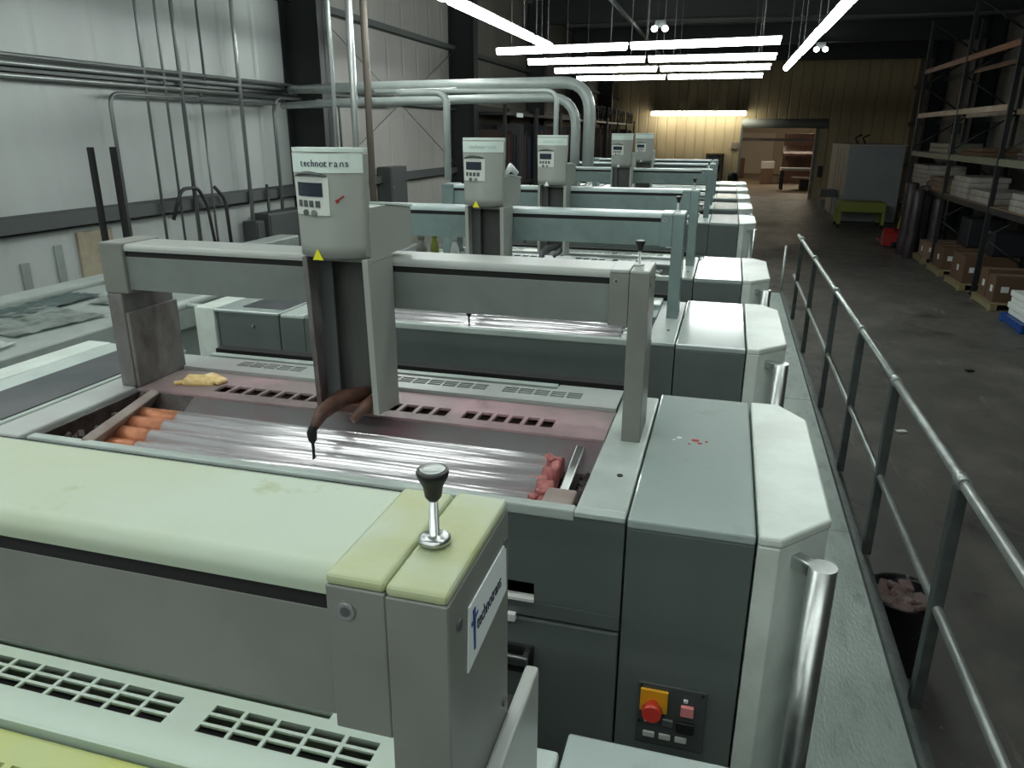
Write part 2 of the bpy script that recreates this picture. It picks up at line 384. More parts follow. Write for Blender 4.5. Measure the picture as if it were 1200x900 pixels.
for i, (a, b) in enumerate(rows):
    a = Vector((*a, LZ)); b = Vector((*b, LZ)); m_ = (a+b)/2; g = (b-a).normalized()*.02
    fixture(a, m_-g, 'left tube fixture in the %s crosswise row over the press' % ord_[i], 'crosswise strip lights')
    fixture(m_+g, b, 'right tube fixture in the %s crosswise row over the press' % ord_[i], 'crosswise strip lights')
ys = [(-2.4, 0.0), (.1, 2.5), (2.6, 5.0)]
for k, (a, b) in enumerate([(4.7, 6.6), (6.75, 9.57), (9.72, 10.55)]):
    fixture((-2.46, a, LZ), (-2.46, b, LZ), ['lengthwise strip light above the left side of the press, out of the top edge', 'long bright strip light slanting down at the top, left of the crosswise rows', 'short strip light ending just in front of the crosswise rows'][k], 'left lengthwise strip lights', wdt=.10)
for k, (a, b) in enumerate([(5.4, 7.3), (7.42, 9.5), (9.65, 12.0), (12.15, 14.8)]):
    fixture((.88-.03*k, a, LZ), (.86-.03*k, b, LZ), ['lengthwise strip light right of the press nearest the camera', 'lengthwise strip light cut by the top edge, right of the crosswise rows', 'middle lengthwise strip light running toward the twin emergency lamp', 'lengthwise strip light ending beside the row ends, farthest of its line'][k], 'right lengthwise strip lights', wdt=.10)
places = ['rearmost', 'second', 'third', 'fourth', 'fifth', 'frontmost']
for k, yy in enumerate((-3.2, -1.9, -.6, .7, 2.0, 3.3)):  # unseen rows, reach and spacing chosen for highlights on the rollers
    for q, (xa, xb) in enumerate(((-4.7, -2.75), (-2.65, -.70), (-.60, 1.35))):
        fixture((xa, yy, LZ), (xb, yy, LZ), 'overhead strip light outside the view above the camera, %s row, %s one' % (places[k], ['left', 'middle', 'right'][q]), 'strip lights over the near units', lens=lamp_near)
for k in range(3):
    a = -3.78+k*1.43
    fixture((a, YB-.8, 3.70), (a+1.39, YB-.8, 3.70), '%s short tube of the lamp row low on the tan back wall' % ['left', 'middle', 'right'][k], 'lamp row on the back wall', lens=lamp_far, wdt=.2, hgt=.11)
    MB().box(a, a+1.39, YB-1.15, YB-.02, 3.84, 3.86).build('added_hood', white_h, bpy.data.objects[fixture.last])  # added plate, keeps lamp light off the wall above
fixture((-1.5, 47, 4.6), (1.5, 47, 4.6), 'lamp in the far room behind the opening, left one', 'far room lamps', lens=lamp_warm, zc=5)
fixture((3, 52, 4.6), (6, 52, 4.6), 'lamp in the far room behind the opening, right one', 'far room lamps', lens=lamp_warm, zc=5)
for (x, y, z, lab) in ((-2.02, 21.0, 5.40, 'twin-headed emergency lamp under the roof above the crosswise strip lights'), (2.35, 27.0, 5.40, 'twin-headed emergency lamp right of the lengthwise lights, by the tan wall')):
    t = thing('emergency_light', (x, y-.12, z), lab, 'emergency light')
    MB().box(x-.14, x+.14, y-.16, y-.10, z-.02, z+.16, .01).build('battery_box', boxm, t)
    for s in (-.13, .13):
        MB().lathe((x+s, y-.25, z-.06), [(.02, -.07), (.06, -.05), (.085, 0), (.06, .05), (.02, .07)], 16).build('lamp_head', bulb, t)

# ================================================================ PRESS
P = 1.195; F0 = 1.176; H = 2.21; ZP = .62
def slotted(x0, x1, y0, y1, z0, z1, groups, rows_, mb=None):
    """plate pierced by rectangular slots"""
    mb = mb or MB(); rows_ = sorted(rows_)
    yy = y0
    for a, b in rows_:
        mb.box(x0, x1, yy, a, z0, z1)
        xx = x0
        for g0, g1, n, gap in groups:
            w_ = (g1-g0-gap*(n-1))/n
            mb.box(xx, g0, a, b, z0, z1); xx = g0
            for k in range(n):
                e = g0+k*(w_+gap)+w_
                if k < n-1: mb.box(e, e+gap, a, b, z0, z1)
            xx = g1
        mb.box(xx, x1, a, b, z0, z1); yy = b
    mb.box(x0, x1, yy, y1, z0, z1); return mb

def unit(k, label, strip, cover, near=True):
    F = F0+P*k
    t = thing('printing_unit', (-.65, F+.33, 0), label, 'printing press unit', 'printing units in the press line')
    # main frame: lower block, side cheeks round the roller opening
    MB().box(-1.46, -.122, F+.02, F+.655, 0, 1.95).build('lower_body', paint_dark, t)
    MB().box(-1.46, -.122, F+.0, F+.02, 0, 1.30, .003).build('kick_panel', paint_dark, t)
    dr = MB().box(-1.46, -.122, F+.0, F+.02, 1.31, 1.968, .004).build('access_door', paint_dark, t)
    MB().box(-.42, -.288, F-.030, F-.018, 1.878, 1.898, .004).box(-.30, -.29, F-.02, F, 1.88, 1.896).box(-.41, -.40, F-.02, F, 1.88, 1.896).build('handle', chrome, dr)
    MB().box(-.43, -.282, F-.006, F+.0, 1.845, 1.91, .002).build('handle_recess', black, dr)
    fp = MB().box(-1.46, -.122, F+.0, F+.02, 1.973, 2.008, .003).box(-1.46, -.43, F, F+.02, 2.008, 2.2).box(-.284, -.122, F, F+.02, 2.008, 2.2).box(-.43, -.284, F, F+.02, 2.048, 2.2).build('front_panel', paint_dark, t)
    MB().box(-.43, -.284, F+.02, F+.06, 2.005, 2.05).build('slot_recess', black, fp)
    MB().box(-.43, -.284, F-.004, F+.015, 2.008, 2.014).build('slot_sill', white_h, fp)
    MB().box(-.335, -.318, F-.012, F, 1.963, 1.98, .002).build('latch', white_h, fp)
    MB().box(-.213, -.122, F+.0205, F+.655, 1.95, H, .004).box(-.213, -.122, F-.002, F+.0205, 2.2002, H+.001, .002).build('right_cheek', paint_light, t)
    MB().cyl((-.155, F+.17, H-.002), (-.155, F+.17, H+.002), .006, n=10).build('screw', black, t)
    MB().box(-1.56, -1.461, F+.0, F+.655, 1.95, H, .006).build('left_cheek', cover, t)
    MB().box(-1.44, -.213, F-.002, F+.022, 2.19, H+.003, .004).build('front_lip', paint_light, t)
    # roller trough
    MB().box(-1.44, -.213, F+.02, F+.36, 1.95, 2.05).build('ink_trough', grime, t)
    for i, (dy, z, r) in enumerate(((.050, 2.140, .024), (.098, 2.158, .024), (.146, 2.168, .024), (.194, 2.175, .024), (.242, 2.178, .024))):
        ro = MB().cyl((-1.24, F+dy, z), (-.315, F+dy, z), r, n=28).build('ink_roller', roller, t)
        MB().cyl((-1.375, F+dy, z), (-1.24, F+dy, z), r*1.02, n=24).build('roller_end', copper_ink if k == 0 else steel, ro)
        MB().cyl((-.315, F+dy, z), (-.285, F+dy, z), r*.95, n=16).build('roller_end', pink_ink if k == 0 else steel, ro)
    if k == 0:
        MB().prism([(F+.262, 2.12), (F+.335, H-.005), (F+.35, H-.005), (F+.35, 2.06), (F+.262, 2.06)], 0, -1.44, -1.272).build('pan_end', grime, t)
        mb = MB()
        for i in range(9):
            yy = F+.045+i*.024; mb.rbox((-.302+.010*math.sin(i*2.1), yy, 2.172+.003*i+.004*math.sin(i)), (.024, .017, .009), (.3*math.sin(i), .2, i*.7), .003)
        mb.build('ink_deposit', pink_ink, t)
        MB().box(-.292, -.232, F+.02, F+.135, 2.10, 2.185, .004).build('roller_bracket', beige, t)
        mb = MB()
        for i in range(16): 
            mb.rbox((-.222+.012*math.sin(i*3.3), F+.05+i*.013, 2.15+.01*math.sin(i*1.7)), (.022, .016, .03), (i, i*.4, i*.9), .003)
        mb.build('ink_crust', grime, t)
        MB().rbox((-.262, F+.225, 2.18), (.02, .15, .012), (.35, 0, -.08), .003).build('guide_rail', steel, t)
        mb = MB()
        for i in range(40):
            mb.rbox((-1.430+random.uniform(0, .08), F+.04+random.uniform(0, .30), 2.165+random.uniform(-.02, .02)), (.022, .015, .012), (random.random()*3, random.random()*3, random.random()*3), .003)
        mb.build('ink_crust', grime, t)
        MB().box(-1.4398, -1.432, F+.023, F+.335, 2.0, 2.2045).build('grime_film', grime, t)
        MB().box(-1.40, -1.375, F+.02, F+.36, 2.05, 2.16).build('trough_side', grime, t)
        MB().rbox((-1.345, F+.17, 2.195), (.022, .33, .045), (0, .5, .27), .003).build('scraper_bar', beige, t)
    MB().prism([(F+.262, 2.160), (F+.335, H-.005), (F+.35, H-.005), (F+.35, 2.06), (F+.262, 2.06)], 0, -1.27 if k == 0 else -1.44, -.213).build('ink_pan', pan_pink if k == 0 else steel, t)
    # slotted strip and slotted cover
    g2 = [(-1.30, -1.095, 5, .005), (-.887, -.559, 8, .005), (-.515, -.309, 5, .005)]
    slotted(-1.44, -.213, F+.335, F+.511, H-.004, H+.002, [(-1.24, -.93, 7, .010), (-.76, -.60, 4, .010), (-.56, -.34, 6, .010)], [(F+.375, F+.425)] if k >= 0 else [(F+.425, F+.474)]).build('slotted_strip', strip, t)
    MB().box(-1.43, -.22, F+.345, F+.51, H-.03, H-.02).build('under_tray', strip_yel if k < 0 else tray_m, t)
    MB().box(-1.43, -.22, F+.525, F+.629, H-.07, H-.06).build('inner_floor', rubber, t)
    MB().prism([(F+.53, H+.005), (F+.561, H+.005), (F+.572, H-.008), (F+.572, H-.02), (F+.53, H-.02)], 0, -1.43, -.22).build('drip_guard', strip_yel if k < 0 else boxm, t)
    MB().box(-.38, -.213, F+.617, F+.655, H+.008, H+.011).build('cover_tab', cover, t)
    slotted(-1.44, -.213, F+.520, F+.617, H+.008, H+.011, g2, [(F+.560, F+.571), (F+.575, F+.586), (F+.590, F+.601)]).build('vent_cover', cover, t)
    MB().box(-1.44, -.213, F+.516, F+.520, H-.02, H+.0108).build('cover_flange', cover, t)
    MB().box(-1.44, -.213, F+.630, F+.655, 1.95, H+.0075).build('rear_ledge', paint_light, t)
    MB().box(-1.44, -.384, F+.630, F+.655, H+.0075, H+.013, .001).build('rear_rim', paint_light, t)
    MB().box(-1.44, -.16, F+.662, F+.70, 1.95, H+.022).build('gap_dark_strip', rubber, t)  # black strip put in for the dark gap between units
    MB().box(-1.56, -1.461, F-.003, F+.0, 0, H-.012).build('front_strip', paint_dark, t)
    # right drive-side box and octagonal corner pillar
    rb = MB().box(-.118, .098, F+.0, F+.682, 0, H-.018, .003).build('side_box', paint_dark, t)
    MB().box(-.118, .098, F-.002, F+.684, H-.018, H+.001, .004).build('box_top', paint_top, rb)
    pil = [(.102, F-.004), (.137, F-.004), (.224, F+.093), (.224, F+.590), (.165, F+.684), (.102, F+.684)]
    pl = MB().prism(pil, 2, 0, H-.016, .002).build('corner_pillar', paint_white, t)
    MB().prism([(x+(.003 if x > .11 else 0), y_) for x, y_ in pil], 2, H-.016, H+.003, .005).build('pillar_top', paint_white, pl)
    cx, cy = .207, F-.006
    MB().cyl((cx, cy, 1.02), (cx, cy, 2.175), .0225, n=32).build('grab_handle', chrome, t)
    for z in (2.160, 1.1): MB().rbox((cx-.026, cy+.024, z), (.07, .024, .024), (0, 0, 2.4), .003).build('handle_bracket', chrome, t)
    # left box
    lb = MB().box(-1.83, -1.57, F+.004, F+.682, 0, H-.01, .003).build('side_box', paint_dark, t)
    MB().box(-1.845, -1.565, F+.0, F+.684, H-.01, H+.001, .003).build('box_top', paint_top if k else paint_light, lb)
    MB().box(-1.757, -1.578, F+.06, F+.66, H+.001, H+.004, .001).build('inset_mat', inset_m, lb)
    MB().box(-1.93, -1.845, F-.004, F+.684, 0, H+.004, .004).build('edge_pillar', paint_white, t)
    if k == 1: MB().cyl((-2.06, F+.0, 2.19), (-2.06, F+.65, 2.19), .018, n=14).cyl((-2.06, F+.1, 2.19), (-1.928, F+.1, 2.19), .01, n=8).cyl((-2.06, F+.55, 2.19), (-1.928, F+.55, 2.19), .01, n=8).build('side_tube', pipe_m, t)
    if k == 1: MB().cyl((-1.68, F-.004, 2.155), (-1.68, F+.004, 2.155), .006, n=10).build('lock', chrome, lb)
    if k == 0:
        # control panel with emergency stop
        cp = MB().box(-.078, .047, F-.006, F, 1.74, 1.878, .002).build('control_panel', boxm, rb)
        MB().box(-.073, -.022, F-.012, F-.006, 1.818, 1.868, .002).build('emergency_stop_plate', orange, t)
        MB().cyl((-.049, F-.012, 1.836), (-.049, F-.028, 1.836), .012, n=20).cyl((-.049, F-.028, 1.836), (-.049, F-.040, 1.836), .019, .017, n=28).build('emergency_stop_button', red, t)
        MB().box(.002, .026, F-.014, F-.006, 1.822, 1.845, .002).build('push_button', pinkb, t)
        MB().box(.006, .014, F-.010, F-.006, 1.851, 1.858, .001).build('indicator', signwhite, t)
        for q in ((-.072, 1.872), (.040, 1.872), (-.072, 1.79)): MB().cyl((q[0], F-.008, q[1]), (q[0], F-.006, q[1]), .003, n=8).build('screw', black, t)
        for q in (-.060, -.046): MB().box(q-.003, q+.003, F-.010, F-.006, 1.792, 1.806, .001).build('legend_plate', signwhite, t)
        MB().box(-.030, -.010, F-.012, F-.006, 1.79, 1.806, .002).build('push_button', cond_mid, t)
        MB().box(-.004, .030, F-.013, F-.006, 1.783, 1.806, .002).build('push_button', black, t)
        for q in (-.064, -.034, -.004): MB().box(q, q+.022, F-.010, F-.006, 1.757, 1.770, .002).build('legend_plate', facem, t)
        # dried ink drips on the box top
        mb = MB()
        for (x, y_, r) in ((-.02, F+.395, .009), (-.01, F+.38, .006), (-.032, F+.37, .003), (.004, F+.392, .004)): mb.lathe((x, y_, H+.0005), [(r, 0), (r*.8, .0015), (r*.2, .002)], 12)
        mb.build('ink_spot', redm, t)
        mb = MB()
        for (x, y_, r) in ((-.055, F+.40, .007), (-.065, F+.385, .004)): mb.lathe((x, y_, H+.0005), [(r, 0), (r*.8, .001), (r*.2, .0015)], 12)
        mb.build('paint_chip', signwhite, t)
        for (x, y_) in ((.115, F+.18), (.12, F+.42)): MB().lathe((x, y_, H+.002), [(.004, 0), (.003, .001)], 8).build('scratch_mark', cond_mid, t)
    return t
inset_m = mat('inset_mat', (.035, .046, .052), .35, c2=(.075, .075, .085), scale=5)
tray_m = mat('tray_brown', (.16, .11, .09), .5, c2=(.09, .06, .05), scale=12)
cover_green = mat('cover_green_tint', (.40, .49, .42), .25, c2=(.36, .46, .34), scale=4)
cover_pink = mat('cover_pink_tint', (.45, .49, .47), .32, c2=(.40, .38, .385), scale=4, lo=.45, hi=.7)
unit(-1, 'nearest printing unit with yellow-green ink on its slotted deck, cut by the lower frame edge', strip_yel, cover_green)
unit(0, 'printing unit with open chrome ink rollers and red ink stains, yellow emergency stop on front', strip_pink, cover_pink)
unit(1, 'printing unit right behind the pink-stained one, pale clean deck and shiny white top', paint_teal, paint_light)
unit(2, 'printing unit third back, lamp reflections on its top, tall dark one follows behind', paint_teal, paint_light)
for q, lab in ((4, 'printing unit behind the gap, dark front panel beside its white corner'), (5, 'printing unit just behind the one standing after the gap'),
               (6, 'second last printing unit but one toward the tan wall'), (7, 'second last printing unit of the line'), (8, 'last printing unit at the far end of the line')):
    unit(q, lab, paint_teal, paint_light)
# low drying section that fills the gap in the line
t = thing('drying_unit', (-.65, F0+3*P+.33, 0), 'low dark section filling the gap between third and fourth raised units', 'printing press unit')
Fg = F0+3*P
MB().box(-1.9, .2, Fg, Fg+.68, 0, 1.45, .006).build('body', paint_dark, t)
MB().box(-1.9, .2, Fg, Fg+.68, 1.45, 1.47, .004).build('top_plate', paint_top, t)
# feeder/delivery end of the press
ye = F0+9*P
t = thing('delivery_console', (-.5, ye+.8, 0), 'dark console box at the far end of the press line', 'press console')
MB().box(-.9, .12, ye+.3, ye+1.6, 0, 2.05, .01).build('body', rackm, t)
MB().box(-.95, .17, ye+.25, ye+1.65, 2.05, 2.09, .005).build('top_plate', boxm, t)
MB().box(-.35, -.28, ye+.5, ye+.6, 2.09, 2.25, .01).build('monitor_arm', rackm, t)

# ---- ink gantries
def gantry(k, label, capm, bodym, dy=0.0, dz=0.0, label_plate=False, stain=None, knob=True):
    F = F0+P*k+dy; y0 = F+.352; y1 = F+.472; zt = 2.584+dz; zb = 2.470+dz
    t = thing('ink_gantry', (-.8, y0, H), label, 'press gantry', 'gantries bridging the printing units')
    bx0, bx1 = -1.43, -.219
    prof = [(y0+.012-.012*math.sin(i*PI/28), zt-.012+.012*math.cos(i*PI/28)) for i in range(15)]+[(y0, zt-.016), (y1, zt-.016)]+[(y1-.008+.008*math.cos(i*PI/8), zt-.008+.008*math.sin(i*PI/8)) for i in range(5)]
    bm_ = MB().box(bx0, bx1, y0+.004, y1-.004, zb, zt-.030, .001).build('beam', bodym, t)
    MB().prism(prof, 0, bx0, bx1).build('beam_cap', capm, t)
    MB().box(bx0, bx1, y0+.0045, y1-.008, zt-.0305, zt-.0155).build('groove', rubber, t)
    if k < 0: MB().box(bx0, bx1, y0+.115, y0+.1155, zt, zt+.0006).build('cap_seam', seam_m, t)
    # right end: clamp block, seam, end post with cover
    pm = paint_post if k < 1 else paint_teal
    lid = stain or capm
    cb = MB().box(-.219, -.1785, y0-.004, y1, zb-.002, zt-.006, .001, 1).build('clamp_block', pm, t)
    MB().cyl((-.205, y0-.006, zt-.022), (-.205, y0-.003, zt-.022), .006, n=16).build('socket_bolt', cond_light, cb)
    MB().cyl((-.205, y0-.0065, zt-.022), (-.205, y0-.005, zt-.022), .0035, n=10).build('bolt_socket', boxm, cb)
    po = MB().box(-.1775, -.137, y0-.006, y1+.004, H, zt-.006, .001, 1).build('end_post', pm, t)
    MB().box(-.219, -.1785, y0-.004, y1, zt-.0062, zt+.002, .0035, 3).build('block_lid', lid, t)
    MB().box(-.1775, -.137, y0-.006, y1+.004, zt-.0062, zt+.002, .0035, 3).build('post_lid', lid, t)
    for (yy, zz) in ((y0+.012, zt-.03), (y1-.006, zt-.03), (y1-.008, zb-.06)):
        MB().cyl((-.138, yy, zz), (-.1355, yy, zz), .004, n=10).build('side_screw', boxm, po)
    if k < 0: MB().box(-.1368, -.124, y0-.02, y1+.062, H, 2.392+dz, .003).build('foot_cover', paint_gcap if k < 1 else paint_teal, t)
    # left end: block and wide stained leg
    MB().box(-1.50, -1.43, y0-.006, y1+.01, zb-.01, zt+.004, .004).build('clamp_block', pm, t)
    MB().box(-1.50, -1.455, y0-.004, y1+.06, H, zb-.01, .004).build('end_post', paint_poststain if k == 0 else pm, t)
    MB().box(-1.455, -1.444, y0+.0, y1+.06, H, zb-.06, .002).build('leg_plate', paint_poststain if k == 0 else pm, t)
    if knob:
        kx, ky = -.166, y0+.048; z0 = zt+.004
        kb = MB().lathe((kx, ky, z0), [(.011, 0), (.011, .003), (.008, .005), (.0035, .006), (.003, .035)], 20).build('knob_stem', chrome, t)
        MB().lathe((kx, ky, z0), [(.0032, .030), (.0055, .033), (.0065, .040), (.0098, .0465), (.0108, .050), (.0100, .052)], 24).build('knob', black, t)
        MB().lathe((kx, ky, z0), [(.0086, .0520), (.0080, .0526), (.002, .0528)], 20).build('knob_insert', cond_light, t)
    if label_plate:
        X = -.1365
        a, b_, c_, d_ = (y0+.030, zt-.030), (y1-.006, zt-.030), (y1-.004, zt-.072), (y0+.026, zt-.078)
        sg = MB().prism([a, b_, c_, d_], 0, X-.001, X+.0006, .0002).build('name_plate', signwhite, t)
        text_mesh('name_lettering', 'technotrans', .0155, ink_text, t, (X+.0008, y0+.044, zt-.057), (0, 1, -.02), (0, 0, 1), .0003, xs=.80)
        MB().prism([(y0+.036, zt-.036), (y0+.041, zt-.036), (y0+.0405, zt-.068), (y0+.0375, zt-.068)], 0, X, X+.0011).prism([(y0+.033, zt-.044), (y0+.046, zt-.042), (y0+.046, zt-.044), (y0+.033, zt-.047)], 0, X, X+.0011).build('logo_mark', signblue, t)
    return t
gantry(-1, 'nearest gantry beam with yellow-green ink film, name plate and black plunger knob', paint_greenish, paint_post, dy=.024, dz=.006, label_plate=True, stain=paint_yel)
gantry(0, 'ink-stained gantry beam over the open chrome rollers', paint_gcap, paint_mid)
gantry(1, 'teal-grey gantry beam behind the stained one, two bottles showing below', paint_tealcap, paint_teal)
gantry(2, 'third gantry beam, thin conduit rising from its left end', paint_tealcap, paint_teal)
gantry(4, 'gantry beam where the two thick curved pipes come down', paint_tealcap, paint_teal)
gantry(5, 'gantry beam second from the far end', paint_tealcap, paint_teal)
gantry(6, 'farthest gantry beam of the press line', paint_tealcap, paint_teal, knob=False)

# ---- ink dispensing heads riding on the gantries
def head(k, label, x0=-.862, x1=-.703, stain=False, ztop=2.815, arrow=False):
    F = F0+P*k; yf = F+.222; yb = F+.352
    xc = (x0+x1)/2; hw = (x1-x0)/2
    t = thing('ink_dispenser', (xc, yb, 2.25), label, 'ink dispenser', 'ink dispensers on the gantries')
    # bulged front shell
    mb = MB(); n = 20; rows3 = [(2.604, .94), (2.63, .95), (2.70, .965), (2.775, 1.0), (ztop-.006, 1.01), (ztop, .985)]
    rings = []
    for z, s in rows3:
        pts = [(xc-hw*s+2*hw*s*i/n, yf+.010-.034*math.cos((i/n-.5)*PI)*(1 if z < ztop else .9)) for i in range(n+1)]
        pts += [(xc+hw*s, yf+.03), (xc-hw*s, yf+.03)]
        zz = [z-(0.012*math.cos((i/n-.5)*PI) if z < 2.6 else 0) for i in range(n+1)]+[z, z]
        rings.append([mb.bm.verts.new((p[0], p[1], q)) for p, q in zip(pts, zz)])
    for a, b in zip(rings, rings[1:]):
        L = len(a)
        for j in range(L): mb.bm.faces.new((a[j], a[(j+1) % L], b[(j+1) % L], b[j])).smooth = j < n
    mb.bm.faces.new(rings[0][::-1]); mb.bm.faces.new(rings[-1])
    sh = mb.build('head_shell', headm, t)
    def front(x):  # surface y of the shell at x (x in -1..1)
        return yf+.010-.034*math.cos(x*PI/2)-.0012
    def curved(xa, xb, za, zb, off, m, name, par):
        mb = MB(); N = 8; sc_ = .985
        F_ = [[mb.bm.verts.new((xc+hw*sc_*(xa+(xb-xa)*i/N), front(xa+(xb-xa)*i/N)-off, z)) for i in range(N+1)] for z in (za, zb)]
        B_ = [[mb.bm.verts.new((xc+hw*sc_*(xa+(xb-xa)*i/N), front(xa+(xb-xa)*i/N)+.004, z)) for i in range(N+1)] for z in (za, zb)]
        for i in range(N):
            mb.bm.faces.new((F_[0][i], F_[0][i+1], F_[1][i+1], F_[1][i])); mb.bm.faces.new((F_[1][i], F_[1][i+1], B_[1][i+1], B_[1][i])); mb.bm.faces.new((F_[0][i], F_[0][i+1], B_[0][i+1], B_[0][i]))
        for e in (0, N): mb.bm.faces.new((F_[0][e], F_[1][e], B_[1][e], B_[0][e]))
        return mb.build(name, m, par)
    curved(-1.0, 1.0, ztop-.042, ztop-.006, .0015, headtop, 'brand_band', sh)
    # top lid
    mb = MB(); pts = [(xc-hw+2*hw*i/n, yf+.010-.035*math.cos((i/n-.5)*PI)) for i in range(n+1)]+[(xc+hw, yf+.03), (xc-hw, yf+.03)]
    mb.prism(pts, 2, ztop-.002, ztop+.006); mb.build('head_lid', headtop, t)
    kp = curved(-.93, .22, 2.690, 2.765, .0020, facem, 'keypad_panel', t)
    curved(-.80, .06, 2.727, 2.754, .0034, screen, 'display', kp)
    # visor over the display
    mb = MB(); N = 10; A = []
    for i in range(N+1):
        u = -.92+1.10*i/N; zz = 2.765+.008*math.cos((i/N-.5)*PI); yy = front(u)
        A.append([mb.bm.verts.new((xc+hw*u, yy-.014*math.cos((i/N-.5)*PI)-.003, zz)), mb.bm.verts.new((xc+hw*u, yy+.003, zz+.004)), mb.bm.verts.new((xc+hw*u, yy+.003, zz-.004))])
    for a, b in zip(A, A[1:]):
        for j in range(3): mb.bm.faces.new((a[j], a[(j+1) % 3], b[(j+1) % 3], b[j]))
    mb.build('visor', boxm, kp)
    for i in range(4): curved(-.80+.21*i, -.66+.21*i, 2.706, 2.719, .0036, boxm, 'button', kp)
    for u, m_ in ((-.50, boxm), (-.22, cond_mid)):
        MB().cyl((xc+hw*u, front(u)-.006, 2.695), (xc+hw*u, front(u)+.002, 2.695), .006, n=14).build('dial', m_, kp)
    # lettering on the brand band follows the curve: one letter at a time
    word = 'technotrans'; mbt = []
    if k <= 2:
        for i, ch in enumerate(word):
            u = -.60+1.35*i/len(word); xx = xc+hw*u; dydx = (front(u+.05)-front(u-.05))/(hw*.1)
            o = text_mesh('brand_letter', ch, .019, ink_text if k == 0 else tealm, sh, (xx, front(u)-.0022, ztop-.030), (1, dydx, 0), (0, 0, 1), .0004)
    if arrow:
        o = MB().rbox((xc+hw*.47, front(.47)-.0015, 2.724), (.020, .0012, .003), (0, -.55, .25), 0).rbox((xc+hw*.40, front(.40)-.0018, 2.719), (.006, .0014, .006), (0, -.55, .25), 0).build('arrow_sticker', redm, t)
    # hazard triangle
    tx = xc-.018; ty = front(-.2)-.0006; 
    MB().prism([(tx-.012, 2.600), (tx+.012, 2.600), (tx, 2.622)], 1, ty-.0012, ty+.001).build('hazard_sticker', yellow if k < 2 else signwhite, t)
    # column: channel open to the front
    zb = 2.262
    for (xa, xb_, nm) in ((x1-.014, x1, 'right_flange'), (x0+.006, x0+.018, 'left_flange')):
        MB().prism([(yf+.004, 2.60), (yb-.004, 2.60), (yb-.004, zb-.02), (yf+.018, zb-.01)], 0, xa, xb_, .001).build(nm, headm if not stain or nm == 'right_flange' else paint_poststain, t)
    MB().box(x0+.018, x1-.014, yb-.05, yb-.038, zb, 2.60).build('channel_back', inner_dark if k > 0 else chan0, t)
    MB().box(x0+.018, x0+.05, yf+.05, yf+.056, zb, 2.60).build('cable_guide', boxm, t)
    # saddle over the beam
    MB().prism([(yb-.105, 2.59), (yb-.004, 2.59), (yb-.004, 2.598), (yb+.105, 2.598), (yb+.105, 2.688), (yb-.03, 2.704), (yb-.105, 2.704)], 0, x0+.03, x1+.001, .002).build('saddle', headm, t)
    MB().prism([(yb-.03, 2.7045), (yb+.108, 2.6885), (yb+.108, 2.693), (yb-.03, 2.709)], 0, x0+.028, x1+.003).build('saddle_lid', headtop, t)
    # dosing arm and nozzle
    am = brown_ink if stain else boxm
    mb = MB().tube([(xc+.03, yf+.07, zb+.022), (xc-.02, yf+.03, zb+.016), (xc-.030, yf-.04, zb+.006), (xc-.026, yf-.085, zb-.014)], [.016, .020, .017, .009], 10)
    mb.build('dosing_arm', am, t)
    MB().tube([(x1-.022, yf+.07, zb+.02), (x1-.035, yf+.03, zb+.006), (x1-.05, yf-.015, zb-.014)], [.014, .015, .009], 10).build('dosing_arm', am, t)
    MB().box(x0+.018, x1-.012, yf+.03, yb-.03, zb-.018, zb+.006, .004).build('bottom_plate', am if stain else headm, t)
    MB().lathe((xc-.026, yf-.092, zb-.085), [(.005, 0), (.003, .012), (.0035, .040), (.009, .048), (.011, .066), (.006, .078)], 12).build('nozzle', rubber, t)
    if k == 1: MB().tube([(x1-.01, yb-.06, 2.71), (x1+.004, yb-.05, 2.735), (x1+.018, yb-.02, 2.712)], [.009, .014, .010], 8).build('wrapped_cable', signwhite, t)
    return t
chan0 = mat('channel_grey_inside', (.11, .115, .11), .3, c2=(.05, .05, .048), scale=3, stretch=(2, 1, .3))
head(0, 'nearest ink dispenser head with blue display, stained arm over the chrome rollers', stain=True, arrow=True)
head(1, 'second ink dispenser head from the front, white cable loop at its side', -.913, -.762, ztop=2.828)
head(2, 'third ink dispenser head, thin conduit rising right behind it', -.938, -.785, ztop=2.835)
head(4, 'ink dispenser head just right of the two thick pipes', -.925, -.755, ztop=2.845)
head(5, 'farthest ink dispenser head toward the tan wall', -.88, -.71, ztop=2.85)

# yellow rag on the stained unit
o = MB().rbox((-1.31, F0+.42, H+.010), (.085, .05, .018), (.1, .05, .3), .008).rbox((-1.275, F0+.435, H+.014), (.06, .035, .012), (0, .2, -.2), .005).rbox((-1.36, F0+.40, H+.006), (.03, .02, .008), (0, 0, .8), .003).build('ink_rag', rag)
tag(o, 'crumpled yellow rag on the stained deck behind the chrome rollers', 'rag')
# bottles behind gantry two
for (x, m_, r, h, lab) in ((-1.235, wrapw, .024, .225, 'whitish bottle under the second gantry, left one'), (-1.175, greenc, .018, .235, 'yellow-green bottle under the second gantry, beside the left bottle'), (-1.085, paperm, .018, .225, 'white bottle beside the dark channel of the second dispenser')):
    y_ = F0+P+.60
    tb = thing('bottle', (x, y_, H+.011), lab, 'bottle', 'bottles on the second unit deck')
    MB().lathe((x, y_, H+.012), [(r, 0), (r, h*.72), (r*.5, h*.86), (r*.5, h*.9)], 16).build('body', m_, tb)
    MB().lathe((x, y_, H+.012), [(r*.6, h*.88), (r*.6, h), (r*.4, h*1.01)], 12).build('cap', m_, tb)

